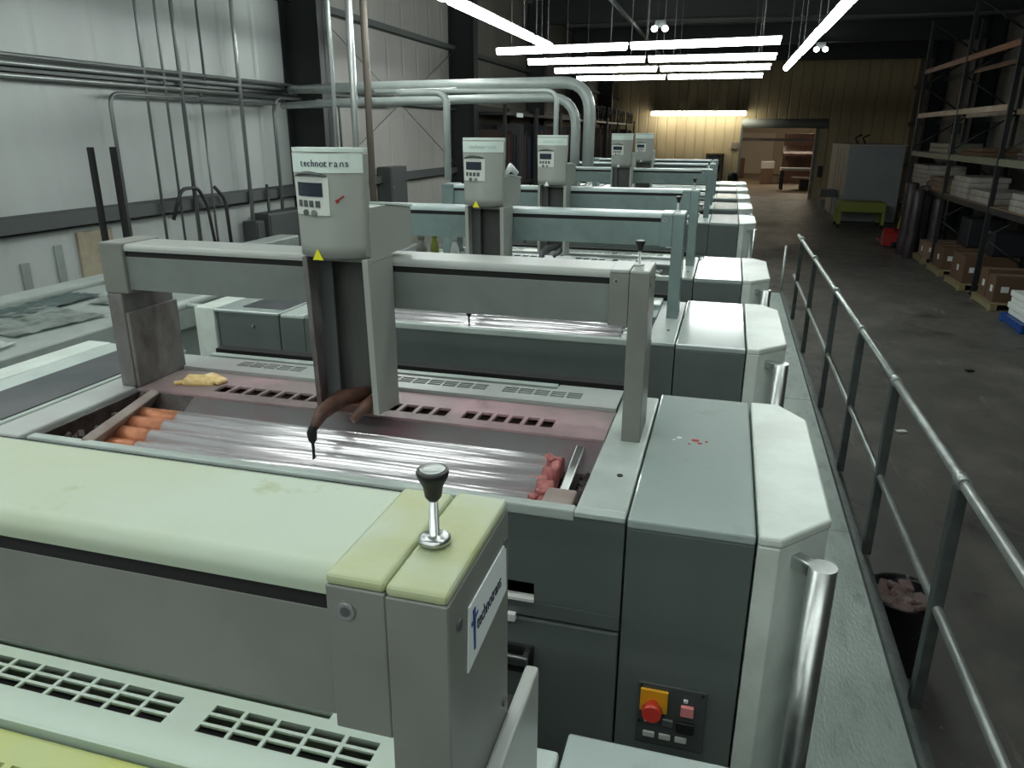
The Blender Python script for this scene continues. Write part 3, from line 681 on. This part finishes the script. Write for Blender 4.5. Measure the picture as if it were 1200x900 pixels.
# ================================================================ WALKWAY + RAIL
t = thing('walkway_platform', (.5, 5, 0), 'raised pale metal walkway running along the right side of the press', 'walkway')
MB().box(.23, .87, -1.2, 11.6, ZP-.03, ZP).build('walkway_plate', platm, t)
MB().box(.87, .895, -1.2, 11.6, ZP-.12, ZP+.035, .003).box(.895, .945, -1.2, 11.6, ZP-.12, ZP-.02).build('edge_angle', platedge, t)
for yy in (.2, 2.9, 5.3, 8.4, 11.3): MB().box(.80, .86, yy, yy+.06, 0, ZP-.03).build('support_leg', platedge, t)
for yy in (1.9, 4.3, 6.7, 9.1): MB().box(.225, .87, yy, yy+.004, ZP, ZP+.0012).build('plate_seam', platedge, t)
t = thing('handrail', (.94, 5.6, ZP-.1), 'grey metal handrail with round top rail along the walkway edge', 'handrail')
for a, b in ((1.62, -1.0),): pass
MB().cyl((.94, -1.0, 1.625), (.94, 2.85, 1.625), .021, n=16).cyl((.94, 2.92, 1.625), (.94, 10.5, 1.60), .021, n=16).build('top_rail', railm, t)
MB().cyl((.94, -1.0, 1.08), (.94, 10.5, 1.08), .019, n=16).build('mid_rail', railm, t)
for yy in (.9, 2.89, 4.13, 5.27, 6.61, 8.40, 10.0):
    MB().box(.918, .962, yy-.03, yy+.03, ZP-.02, 1.605, .005).build('post', postm, t)
    MB().cyl((.94, yy-.035, 1.625), (.94, yy+.035, 1.625), .026, n=16).build('rail_clamp', railm, t)
t = thing('end_gate_post', (.9, 11.6, ZP), 'slim pale post standing alone at the far end of the walkway', 'post')
MB().cyl((.92, 12.1, 0), (.92, 12.1, 1.25), .02, n=10).build('post', railm, t); MB().box(.84, 1.0, 12.02, 12.18, 0, .01).build('foot', railm, t)

# trash bin under the walkway edge
t = thing('waste_bin', (1.13, 3.98, 0), 'black bin with crumpled brown rags on the floor beside the walkway', 'bin')
MB().lathe((1.13, 3.98, 0), [(.14, 0), (.15, .02), (.185, .44), (.195, .46), (.19, .47), (.17, .45), (.165, .40), (.05, .39)], 24).build('bin_body', bagm, t)
o = thing('rag_heap', (1.13, 3.98, .4), 'pinkish brown rags heaped in the black bin', 'rags')
mb = MB()
for i in range(16):
    a = i*2.4; r = .028*math.sqrt(i); mb.rbox((1.13+r*math.cos(a)*1.2, 3.98+r*math.sin(a)*1.2, .435+.012*math.sin(i*1.3)), (.10, .07, .03), (.4*math.sin(i*2), .4*math.cos(i*3), i), .012)
mb.build('rags', rag_b, o)
# small loose things lying on the aisle floor
for (x, y_, m_, lab) in ((3.16, 10.3, black, 'dark scrap lying on the aisle floor right of the handrail'), (1.9, 7.8, paperm, 'small pale scrap lying on the floor right of the handrail')):
    tag(MB().rbox((x, y_, .012), (.10, .06, .02), (0, 0, .4), .006).build('floor_scrap', m_), lab, 'scrap')

# ================================================================ LEFT SIDE
t = thing('service_bench', (-2.7, 1.5, 0), 'long grey bench left of the press covered with dirty sheets', 'bench')
MB().box(-3.06, -2.36, -1.5, 3.1, 1.98, 2.10, .006).build('bench_top', benchm, t)
MB().box(-3.0, -2.42, -1.4, 3.0, .3, 1.98).build('bench_body', benchm, t)
MB().box(-3.22, -3.06, -1.5, 5.0, 1.92, 2.12, .01).build('rear_duct', benchm, t)
for x in (-2.95, -2.45): 
    for yy in (-1.3, 2.85): MB().box(x-.03, x+.03, yy, yy+.06, 0, .3).build('leg', girt_m, t)
for i, (x, yy, a, b, r, m_, lab) in enumerate(((-2.60, 1.85, .34, .36, .2, paperm, 'bright plastic sheet on the left end of the service bench'), (-2.72, 2.35, .40, .40, -.15, clut, 'crumpled mottled sheet in the middle of the service bench'),
        (-2.62, 2.80, .30, .22, .1, clut, 'flat grey sheet on the bench close to the stained gantry leg'), (-2.92, 2.6, .20, .5, .05, paint_teal, 'dull green tray at the back of the service bench'))):
    mb = MB(); N = 10; V = [[None]*(N+1) for _ in range(N+1)]
    for u in range(N+1):
        for v in range(N+1):
            px = (u/N-.5)*a; py = (v/N-.5)*b; z = 2.106+.010*abs(math.sin(u*1.7+i)*math.cos(v*1.3+i*2))
            V[u][v] = mb.bm.verts.new((x+px*math.cos(r)-py*math.sin(r), yy+px*math.sin(r)+py*math.cos(r), z))
    for u in range(N):
        for v in range(N): mb.bm.faces.new((V[u][v], V[u+1][v], V[u+1][v+1], V[u][v+1]))
    bmesh.ops.solidify(mb.bm, geom=list(mb.bm.faces), thickness=.003)
    tag(mb.build('plastic_sheet', m_), lab, 'sheet', 'sheets on the service bench')
for yy, ex in ((3.10, 'left'), (3.20, 'right')):
    tt = thing('black_post', (-3.0 if ex == 'left' else -2.96, yy, 0), 'thin black upright post behind the bench, %s of the pair' % ex, 'post', 'pair of black posts')
    x = -3.0 if ex == 'left' else -2.96
    MB().box(x-.012, x+.012, yy-.012, yy+.012, 0, 2.775, .002).build('upright', rubber, tt); MB().box(x-.03, x+.03, yy-.03, yy+.03, 0, .01).build('foot', rubber, tt)

WX = XL+.13; KY = .976
def conduit(pts, r, m, lab, rad=.12, group=None, name='conduit'):
    return tag(MB().tube(bend(pts, rad) if len(pts) > 2 else pts, r, 10).build(name, m), lab, 'conduit', group)
g = 'wall conduits'
conduit([(WX, KY*6.49, 1.5), (WX, KY*6.49, ZC-.01)], .014, cond_mid, 'leftmost full-height thin conduit on the white left wall', group=g)
conduit([(WX, KY*6.76, 1.5), (WX, KY*6.76, ZC-.01)], .013, cond_mid, 'thin conduit just right of the leftmost full-height one', group=g)
conduit([(WX, KY*7.0, 1.5), (WX, KY*7.0, ZC-.01)], .022, cond_mid, 'thicker conduit in the middle of the left wall group', group=g)
conduit([(WX, 7.12, 1.5), (WX, 7.12, 3.25)], .013, cond_mid, 'short thin conduit hugging the thicker one below the upper girt', group=g)
conduit([(WX, KY*7.39, 3.3), (WX, KY*7.39, ZC-.01)], .014, cond_mid, 'conduit rising only above the upper girt on the left wall', group=g)
conduit([(WX, KY*8.0, 1.5), (WX, KY*8.0, ZC-.01)], .024, cond_light, 'bright thick conduit left of the black column', group=g)
conduit([(WX, 5.86, 1.6), (WX, 5.86, 3.17), (WX, 8.5, 3.17)], .018, cond_mid, 'conduit with a rounded elbow at the left of the wall', group=g)
conduit([(WX, 8.45, 1.6), (WX, 8.45, 3.24), (WX, 11.6, 3.24)], .022, cond_mid, 'conduit with an elbow just left of the black column', rad=.2, group=g)
conduit([(WX+.45, 9.25, 2.6), (WX+.45, 9.25, 3.22), (WX+.45, 8.7, 3.22)], .016, cond_mid, 'short bent conduit in front of the black column', group=g)
for i, z in enumerate((3.40, 3.34, 3.25)):
    conduit([(XL+.125, -5.5, z), (XL+.125, 12.0, z)], .02 if i else .018, cond_mid if i == 0 else cond_light, ['upper', 'middle bright', 'lower'][i]+' horizontal conduit along the upper girt of the left wall', group='horizontal wall conduits')
conduit([(XL+.14, 6.45, 2.0), (XL+.2, 6.55, 2.3), (XL+.2, 6.8, 2.3), (XL+.14, 7.0, 2.1), (XL+.13, 7.08, 1.6)], .018, cond_dark, 'dark flexible loop of conduit over the lower girt', rad=.08, group=g)
conduit([(XL+.14, 7.15, 2.28), (XL+.15, 7.3, 2.15), (XL+.13, 7.35, 1.6)], .020, cond_dark, 'dark bent conduit right of the loop at the lower girt', rad=.08, group=g)
conduit([(WX, 8.15, 1.6), (WX, 8.15, 2.25)], .018, cond_dark, 'stubby dark conduit rising from the wall box', group=g)
for (x, yy, r, m_, lab) in ((-3.0, 5.56, .018, cond_mid, 'free-standing grey vertical conduit behind the nearest dispenser head'), (-3.0, 5.90, .030, cond_light, 'bright thick vertical conduit behind the nearest dispenser head'), (-3.0, 6.16, .030, cond_brown, 'brownish vertical pipe right of the bright thick conduit')):
    conduit([(x, yy, 0), (x, yy, ZC-.01)], r, m_, lab, group='free-standing vertical conduits')
def wbox(x0, x1, y0, y1, z0, z1, lab):
    t = thing('electrical_box', (x0, (y0+y1)/2, z0), lab, 'electrical box', 'electrical boxes on the left')
    MB().box(x0, x1, y0, y1, z0, z1, .008).build('enclosure', boxm, t)
    MB().box(x1, x1+.01, y0+.02, y1-.02, z0+.02, z1-.02, .003).build('door', boxm, t)
    MB().cyl((x1+.01, y0+.06, (z0+z1)/2), (x1+.03, y0+.06, (z0+z1)/2), .015, n=10).build('latch', cond_light, t)
wbox(XL+.02, XL+.25, 7.95, 8.85, 1.2, 1.92, 'wide dark electrical box low on the wall beside the black column')
wbox(XL+.02, XL+.25, 11.45, 12.1, 1.7, 2.32, 'dark grey electrical box on the wall between the two columns')
wbox(XL+.02, XL+.2, 7.75, 7.93, 1.4, 1.85, 'small dark electrical box left of the wide one')
tag(MB().box(XL, XL+.03, 5.35, 5.75, 1.45, 2.0, .005).build('stained_panel', mat('stained_patch', (.42, .38, .28), .6, c2=(.30, .25, .17), scale=5)), 'stained beige panel patch low on the left wall', 'wall patch')
for yy, z1 in ((4.75, 1.82), (5.1, 1.92)): tag(MB().box(XL, XL+.02, yy, yy+.08, 1.2, z1, .004).build('mounting_strip', benchm), 'faint grey vertical strip low on the wall, %s one' % ('left' if yy < 5 else 'right'), 'strip')
# thick pipes that curve down behind the third dispenser
gp = 'thick curved pipes'
conduit([(-5.3, 8.75, 3.34), (-3.3, 6.40, 3.22), (-1.135, 6.33, 3.24), (-1.135, 6.33, 2.60)], .047, pipe_m, 'outer thick galvanised pipe curving down onto the press', rad=.24, group=gp, name='service_pipe')
conduit([(-5.3, 8.55, 3.15), (-3.3, 6.25, 3.09), (-1.235, 6.28, 3.13), (-1.235, 6.28, 2.60)], .038, pipe_m, 'inner thick galvanised pipe curving down onto the press', rad=.24, group=gp, name='service_pipe')
conduit([(-2.2, 6.1, 3.18), (-1.75, 3.95, 3.05), (-1.465, 3.93, 3.05), (-1.465, 3.93, 2.61)], .019, pipe_m, 'thin conduit dropping onto the left end of the third gantry', rad=.07, group='thin conduits to the press')
conduit([(-1.9, 3.99, 3.06), (-.888, 3.99, 3.055), (-.888, 3.99, 2.72)], .013, pipe_m, 'thin conduit dropping behind the third dispenser head', rad=.06, group='thin conduits to the press')
# grey crates behind, left of the press
tag(MB().box(-3.9, -2.9, 8.2, 9.4, 0, 1.75, .02).build('grey_case', mat('case_beige', (.32, .32, .28), .6, c2=(.25, .25, .22), scale=2)), 'pale beige machine case standing left of the press before the dark shelving', 'case')

# dark die storage racks along the left wall
diec = [mat('die_dark_red', (.028, .012, .012), .6), mat('die_grey', (.04, .04, .044), .5), mat('die_black', (.012, .013, .018), .5), mat('die_brown', (.05, .03, .024), .6), mat('die_blue', (.02, .025, .05), .5)]
ry = 15.4; ri = 0
while ry < 36:
    names = ['first', 'second', 'third', 'fourth', 'fifth', 'sixth', 'seventh', 'eighth']
    t = thing('storage_rack', (-4.8, ry+1.3, 0), 'dark storage rack along the left wall, %s from the camera' % names[ri], 'rack', 'dark racks along the left wall')
    for yy in (ry, ry+2.55):
        for x in (-5.2, -4.5): MB().box(x-.03, x+.03, yy, yy+.05, 0, 3.4).build('upright', rackm, t)
    for z in (.3, 1.75, 3.2): MB().box(-5.2, -4.5, ry, ry+2.6, z, z+.06).build('shelf', rackm, t)
    MB().box(-5.24, -5.2, ry, ry+2.6, 0, 3.4).build('back_panel', rackm, t)
    for z0 in (.36, 1.81):
        yy = ry+.12
        while yy < ry+2.45:
            h = random.uniform(.95, 1.25); m_ = random.choice(diec)
            tag(MB().box(-5.12, -4.56, yy, yy+random.uniform(.03, .06), z0, z0+h).build('cutting_die', m_), 'upright cutting die board on the dark storage racks, left wall', 'cutting die', 'cutting dies on the dark racks'); yy += random.uniform(.18, .26)
    if ri > 3:
        for i in range(5):
            yy = ry+.3+i*.45; tag(MB().tube(bend([(-4.55, yy, 3.26), (-4.55, yy, 3.75), (-4.55, yy+.16, 3.75), (-4.55, yy+.16, 3.55)], .05, 3), .025, 6).build('hook', rackm), 'dark hook standing on top of the far storage racks', 'hook', 'hooks on the far racks')
    ry += 2.7; ri += 1
for (x, yy, z, lab) in ((-4.45, 16.3, 3.14, 'left'), (-4.45, 19.9, 3.16, 'right')):
    tag(MB().box(-4.5, -4.48, yy, yy+.5, 3.17, 3.26, .004).build('rack_label', signwhite), 'pale blank tag on the top beam of the dark racks, %s one' % lab, 'tag')

# ================================================================ FAR END AND RIGHT AISLE
# small shelf and switch boxes on the tan wall
t = thing('shelf_unit', (-.75, YB-.25, 1.0), 'small dark shelf unit on the tan wall behind the press end', 'shelf')
MB().box(-1.15, -1.1, YB-.4, YB-.02, 0, 2.0).box(-.4, -.35, YB-.4, YB-.02, 0, 2.0).build('side_panel', rackm, t)
for z in (.5, 1.1, 1.55, 1.95): MB().box(-1.15, -.35, YB-.4, YB-.02, z, z+.05).build('shelf_board', wood, t)
for z, m_ in ((.55, rackm), (1.15, rackm), (1.6, boxm)): tag(MB().box(-1.05, -.5, YB-.36, YB-.08, z, z+.3, .01).build('storage_box', m_), 'dark box on the small wall shelf, %s' % {.55: 'bottom one', 1.15: 'middle one', 1.6: 'top one'}[z], 'box')
tag(MB().box(-.06, .22, YB-.08, YB, 2.2, 2.5, .01).build('switch_box', racktan), 'tan switch box on the back wall left of the opening', 'switch box')
tag(MB().lathe((.12, YB-1.2, 0), [(.18, 0), (.22, 1.0), (.2, 1.15), (.05, 1.2)], 14).build('dark_drum', rackm), 'dark drum beside the opening in the tan wall', 'drum')
tag(MB().box(3.85, 4.05, YB-.12, YB, 1.0, 1.5, .01).build('switch_box', rackm), 'dark switch box on the back wall right of the opening', 'switch box')
# far room contents
t = thing('work_table', (4.2, 46, 0), 'pale-topped work table seen through the far opening', 'table')
MB().box(2.65, 5.2, 44.2, 45.6, 1.0, 1.12, .01).build('table_top', paperm, t)
for x in (2.75, 5.1):
    for yy in (44.3, 45.4): MB().box(x-.07, x+.07, yy, yy+.14, 0, 1.0).build('leg', rackm, t)
MB().box(3.3, 5.0, 44.3, 45.5, .55, .62).build('lower_shelf', racktan, t)
tag(MB().box(3.7, 4.7, 44.4, 45.4, 0, .5, .02).build('dark_crate', rackm), 'dark crate under the table in the far room', 'crate')
t = thing('folding_machine', (4.6, 52, 0), 'reddish brown machine behind the table in the far room', 'machine')
rust = mat('machine_rust', (.16, .09, .07), .5, c2=(.09, .05, .045), scale=1.5)
MB().box(3.2, 6.5, 51, 53.5, 0, 2.9, .02).build('machine_body', rust, t)
MB().prism([(50.2, 1.6), (51, 1.6), (51, 2.2), (50.2, 1.75)], 0, 3.0, 6.2).build('feed_slope', rust, t)
MB().box(5.0, 6.5, 50.5, 51, 1.6, 3.0, .02).build('control_cabinet', boxm, t)
t = thing('carton', (2.3, 50, 0), 'white-topped carton on the floor of the far room', 'carton')
MB().box(1.8, 2.5, 49, 50, 0, .9, .02).build('carton_body', card2, t); MB().box(1.78, 2.52, 48.98, 50.02, .9, 1.3, .02).build('carton_lid', paperm, t)
tag(MB().box(-.6, .9, 55, 56.5, 0, 1.3, .05).build('dark_bale', card), 'brown bale at the left inside the far room', 'bale')
tag(MB().box(-3, 3.0, 61.6, 61.95, 0, 3.0, .05).build('storage_screen', mat('screen_cream', (.62, .55, .44), .6)), 'cream partition screen at the back of the far room', 'screen')

# big grey cabinet
t = thing('control_cabinet', (5.0, 28.6, 0), 'large grey cabinet standing before the tan wall on the right', 'cabinet')
MB().box(3.75, 5.45, 28.0, 32.5, .06, 2.50, .02).build('cabinet_body', cabm, t)
MB().box(3.725, 3.75, 28.0, 32.5, .06, 2.50, .005).build('side_panel', cabl, t)
MB().box(3.70, 5.48, 27.95, 32.55, 2.50, 2.55, .01).build('cabinet_top', cabl, t)
for yy in (28.9, 29.8, 30.7): MB().box(3.715, 3.726, yy, yy+.02, .1, 2.48).build('panel_seam', boxm, t)
MB().box(3.77, 5.43, 28.02, 32.4, 0, .06).build('plinth', rackm, t)
for x in (4.25, 4.5): MB().tube([(x, 30.0, 2.55), (x-.1, 30, 2.75), (x+.1, 30, 2.85)], .03, 8).build('cable_stub', rackm, t)
t = thing('green_cart', (4.7, 27.0, 0), 'low yellow-green cart standing in front of the grey cabinet', 'cart')
MB().box(3.45, 4.85, 26.4, 27.4, .50, .82, .02).build('cart_bed', greenc, t)
for x in (3.5, 4.8):
    for yy in (26.45, 27.3): MB().box(x-.05, x+.05, yy-.04, yy+.04, .12, .5).build('leg', greenc, t)
for x in (3.5, 4.8):
    for yy in (26.45, 27.3): MB().cyl((x-.03, yy, .06), (x+.03, yy, .06), .06, n=14).build('wheel', rubber, t)
t = thing('metal_stand', (4.0, 29.5, 0), 'small dark metal stand left of the grey cabinet', 'stand')
MB().box(3.15, 3.70, 29.2, 29.9, .75, 1.0, .01).build('stand_box', boxm, t)
for x in (3.18, 3.65):
    for yy in (29.25, 29.85): MB().box(x-.02, x+.02, yy-.02, yy+.02, 0, .75).build('leg', cond_mid, t)
t = thing('pallet_jack', (4.35, 22.8, 0), 'red hand pallet jack on the floor beside the dark wrapped rolls', 'pallet jack')
for x in (4.12, 4.40): MB().box(x, x+.16, 22.2, 23.3, .05, .12, .01).build('fork', redm, t)
MB().prism([(22.0, .04), (22.3, .04), (22.3, .35), (22.15, .5), (22.0, .35)], 0, 4.08, 4.60, .01).build('pump_housing', redm, t)
MB().cyl((4.34, 22.05, .45), (4.42, 21.8, 1.25), .022, n=10).build('handle_bar', rackm, t)
MB().tube([(4.27, 21.8, 1.2), (4.28, 21.76, 1.38), (4.56, 21.76, 1.38), (4.57, 21.8, 1.2), (4.27, 21.8, 1.2)], .02, 8).build('handle_loop', rackm, t)
MB().cyl((4.28, 22.0, .06), (4.40, 22.0, .06), .09, n=16).build('steer_wheel', rubber, t)
tag(MB().box(4.50, 4.70, 22.5, 22.7, 0, .85, .02).build('yellow_guard', yelm), 'yellow guard post beside the red pallet jack', 'guard post')
# wrapped rolls
for i, (x, yy, h) in enumerate(((4.35, 20.9, 1.75), (4.62, 20.6, 1.7), (4.40, 20.35, 1.62), (4.80, 20.95, 1.8), (4.9, 20.45, 1.7))):
    tag(MB().lathe((x, yy, 0), [(.13, 0), (.15, .03), (.148, h*.3), (.152, h*.6), (.145, h-.03), (.12, h)], 16).build('wrapped_roll', wrapd), 'dark wrapped upright roll beside the rack front, in the cluster of %s' % ('five'), 'roll', 'dark wrapped rolls')

# pallet racking on the right
RX0, RX1 = 4.63, 5.75
ups = [12.4, 15.8, 19.1, 22.9]
for i, yy in enumerate(ups):
    t = thing('rack_upright', (RX0, yy, 0), 'black lattice rack upright frame in the right aisle, %s from the camera' % ['first', 'second', 'third', 'fourth', 'fifth'][i], 'rack frame', 'rack upright frames')
    for x in (RX0, RX1):
        MB().box(x-.04, x+.04, yy-.035, yy+.035, 0, 5.6).build('column', rackm, t)
        MB().box(x-.07, x+.07, yy-.06, yy+.06, 0, .012).build('foot_plate', rackm, t)
    z = .3; s = 0
    while z < 5.2:
        MB().cyl((RX0 if s else RX1, yy, z), (RX1 if s else RX0, yy, z+.75), .02, n=6).build('brace', rackm, t); z += .75; s = 1-s
bname = {1.5: 'lowest', 2.33: 'second lowest', 3.27: 'second highest', 4.33: 'topmost'}
for i in range(3):
    for z, m_ in ((1.5, rackm), (2.33, rackgr), (3.27, racktan), (4.33, rackor)):
        if z == 4.33 and i in (0,): continue
        if z == 3.27 and i == 0: continue
        for x, w_ in ((RX0, 'front'), (RX1, 'rear')):
            tag(MB().box(x-.03, x+.03, ups[i]+.04, ups[i+1]-.04, z, z+.11, .004).build('rack_beam', m_), '%s rack beam of the %s bay from the camera, %s side' % (bname[z], ['first', 'second', 'third', 'fourth'][i], w_), 'rack beam', 'rack beams in the right aisle')
for i in (0, 1, 2):
    t = tag(MB().box(RX0-.02, RX1+.02, ups[i]+.05, ups[i+1]-.05, 1.61, 1.625).build('shelf_deck', card2), 'shelf deck on the lowest beams, %s bay from the camera' % ['first', 'second', 'third'][i], 'shelf deck', 'rack shelf decks')
for i in (0, 1, 2):
    tag(MB().box(RX0-.02, RX1+.02, ups[i]+.05, ups[i+1]-.05, 2.441, 2.455).build('shelf_deck', rackgr), 'shelf deck on the second beams, %s bay from the camera' % ['first', 'second', 'third'][i], 'shelf deck', 'rack shelf decks')
def goods(x0, x1, y0, y1, z0, h, m, lab, cat='wrapped stack', name='wrapped_stack'):
    mb = MB(); n = max(2, int(h/.09)); 
    for k in range(n):
        j = .015*random.uniform(-1, 1); mb.box(x0+j, x1+j, y0-j, y1-j, z0+k*h/n, z0+(k+1)*h/n-.004, .012)
    return tag(mb.build(name, m), lab, cat, 'goods on the rack shelf')
goods(4.66, 5.5, 13.0, 14.9, 1.626, .30, wrapw, 'long whitish stack on the rack shelf nearest the camera')
goods(4.66, 5.4, 16.1, 17.3, 1.626, .22, wrapw, 'whitish wrapped stack right behind the second rack upright')
goods(4.66, 5.4, 17.5, 18.7, 1.626, .42, wrapw, 'tall whitish bundle in the middle of the second rack bay')
goods(4.66, 5.5, 19.5, 20.8, 1.626, .30, card2, 'brownish stack on the shelf beyond the third rack upright')
goods(4.66, 5.5, 21.0, 22.6, 1.626, .52, wrapw, 'pale block of stacked sheets on the far shelf bay')
goods(4.70, 5.4, 17.2, 18.5, 2.456, .16, card, 'low brown stack on the second beams, second bay')
goods(4.70, 5.4, 19.8, 21.5, 2.456, .22, rackgr, 'olive stack on the second beams, third bay')
goods(4.70, 5.5, 12.8, 15.2, 2.456, .12, wrapd, 'thin dark stack on the second beams, first bay')
def pallet(x0, y0, m=wood, lab='', w_=1.1, d_=1.1, z=0):
    t = thing('pallet', (x0+w_/2, y0+d_/2, z), lab, 'pallet')
    for i in range(6): MB().box(x0, x0+w_, y0+i*d_/6+.01, y0+(i+1)*d_/6-.02, z+.12, z+.14).build('deck_board', m, t)
    for i in range(3): MB().box(x0+.02+i*(w_-.14)/2, x0+.12+i*(w_-.14)/2, y0, y0+d_, z+.02, z+.12).build('stringer', m, t)
    for i in range(2): MB().box(x0, x0+w_, y0+.02+i*(d_-.14), y0+.12+i*(d_-.14), z, z+.02).build('bottom_board', m, t)
def carton(x0, x1, y0, y1, z0, z1, lab, m=card):
    t = thing('cardboard_box', ((x0+x1)/2, (y0+y1)/2, z0), lab, 'cardboard box', 'cardboard boxes under the rack')
    MB().box(x0, x1, y0, y1, z0, z1, .008).build('box_body', m, t)
    MB().box(x0-.002, x0, (y0+y1)/2-.10, (y0+y1)/2+.02, (z0+z1)/2-.06, (z0+z1)/2+.05).build('shipping_label', paperm, t)
    MB().box(x0+.1, x0+.22, y0-.002, y0, (z0+z1)/2-.05, (z0+z1)/2+.05).build('shipping_label', paperm, t)
    MB().box(x0-.001, x1+.001, (y0+y1)/2-.025, (y0+y1)/2+.025, z1, z1+.001).build('tape', racktan, t)
pallet(4.45, 14.2, lab='wooden pallet under the boxes at the rack foot nearest the camera')
pallet(4.42, 16.0, lab='wooden pallet under the boxes just beyond the second upright')
pallet(4.42, 17.6, lab='wooden pallet in the middle of the second rack bay')
pallet(4.45, 19.3, lab='wooden pallet beyond the third rack upright')
carton(4.52, 5.45, 14.35, 14.75, .14, .58, 'brown box nearest the camera on the first pallet')
carton(4.52, 5.45, 14.8, 15.2, .14, .62, 'brown box behind the front one on the first pallet')
carton(4.48, 5.4, 16.1, 16.95, .14, .66, 'large brown box with white label just beyond the second upright')
carton(4.50, 5.4, 17.75, 18.5, .14, .60, 'brown box with pale label in the middle of the second bay')
carton(4.52, 5.4, 19.45, 20.0, .14, .50, 'small brown box beyond the third upright', card2)
for (yy, z_, h, lab) in ((17.8, .602, .6, 'left'), (16.15, .662, .45, 'right')):
    tag(MB().box(4.9, 5.6, yy, yy+.68, z_, z_+h, .03).build('dark_bale', diec[2]), 'dark bale stacked on the boxes under the shelf, %s one' % lab, 'bale')
pallet(4.42, 12.6, bluep, 'blue plastic pallet at the right edge of the view', 1.1, 1.0)
goods(4.50, 5.45, 12.68, 13.5, .142, .38, paperm, 'white block of paper on the blue pallet', 'paper stack', 'paper_stack')
# stored items leaning at the far right wall
for i, (yy, z, lab) in enumerate(((30.2, 1.6, 'lower'), (30.0, 2.9, 'upper'))):
    tag(MB().box(7.12, 7.4, yy, yy+.5, z, z+.35, .02).build('panel_box', boxm), 'dark panel box on the right wall behind the cabinet, %s one' % lab, 'panel box')
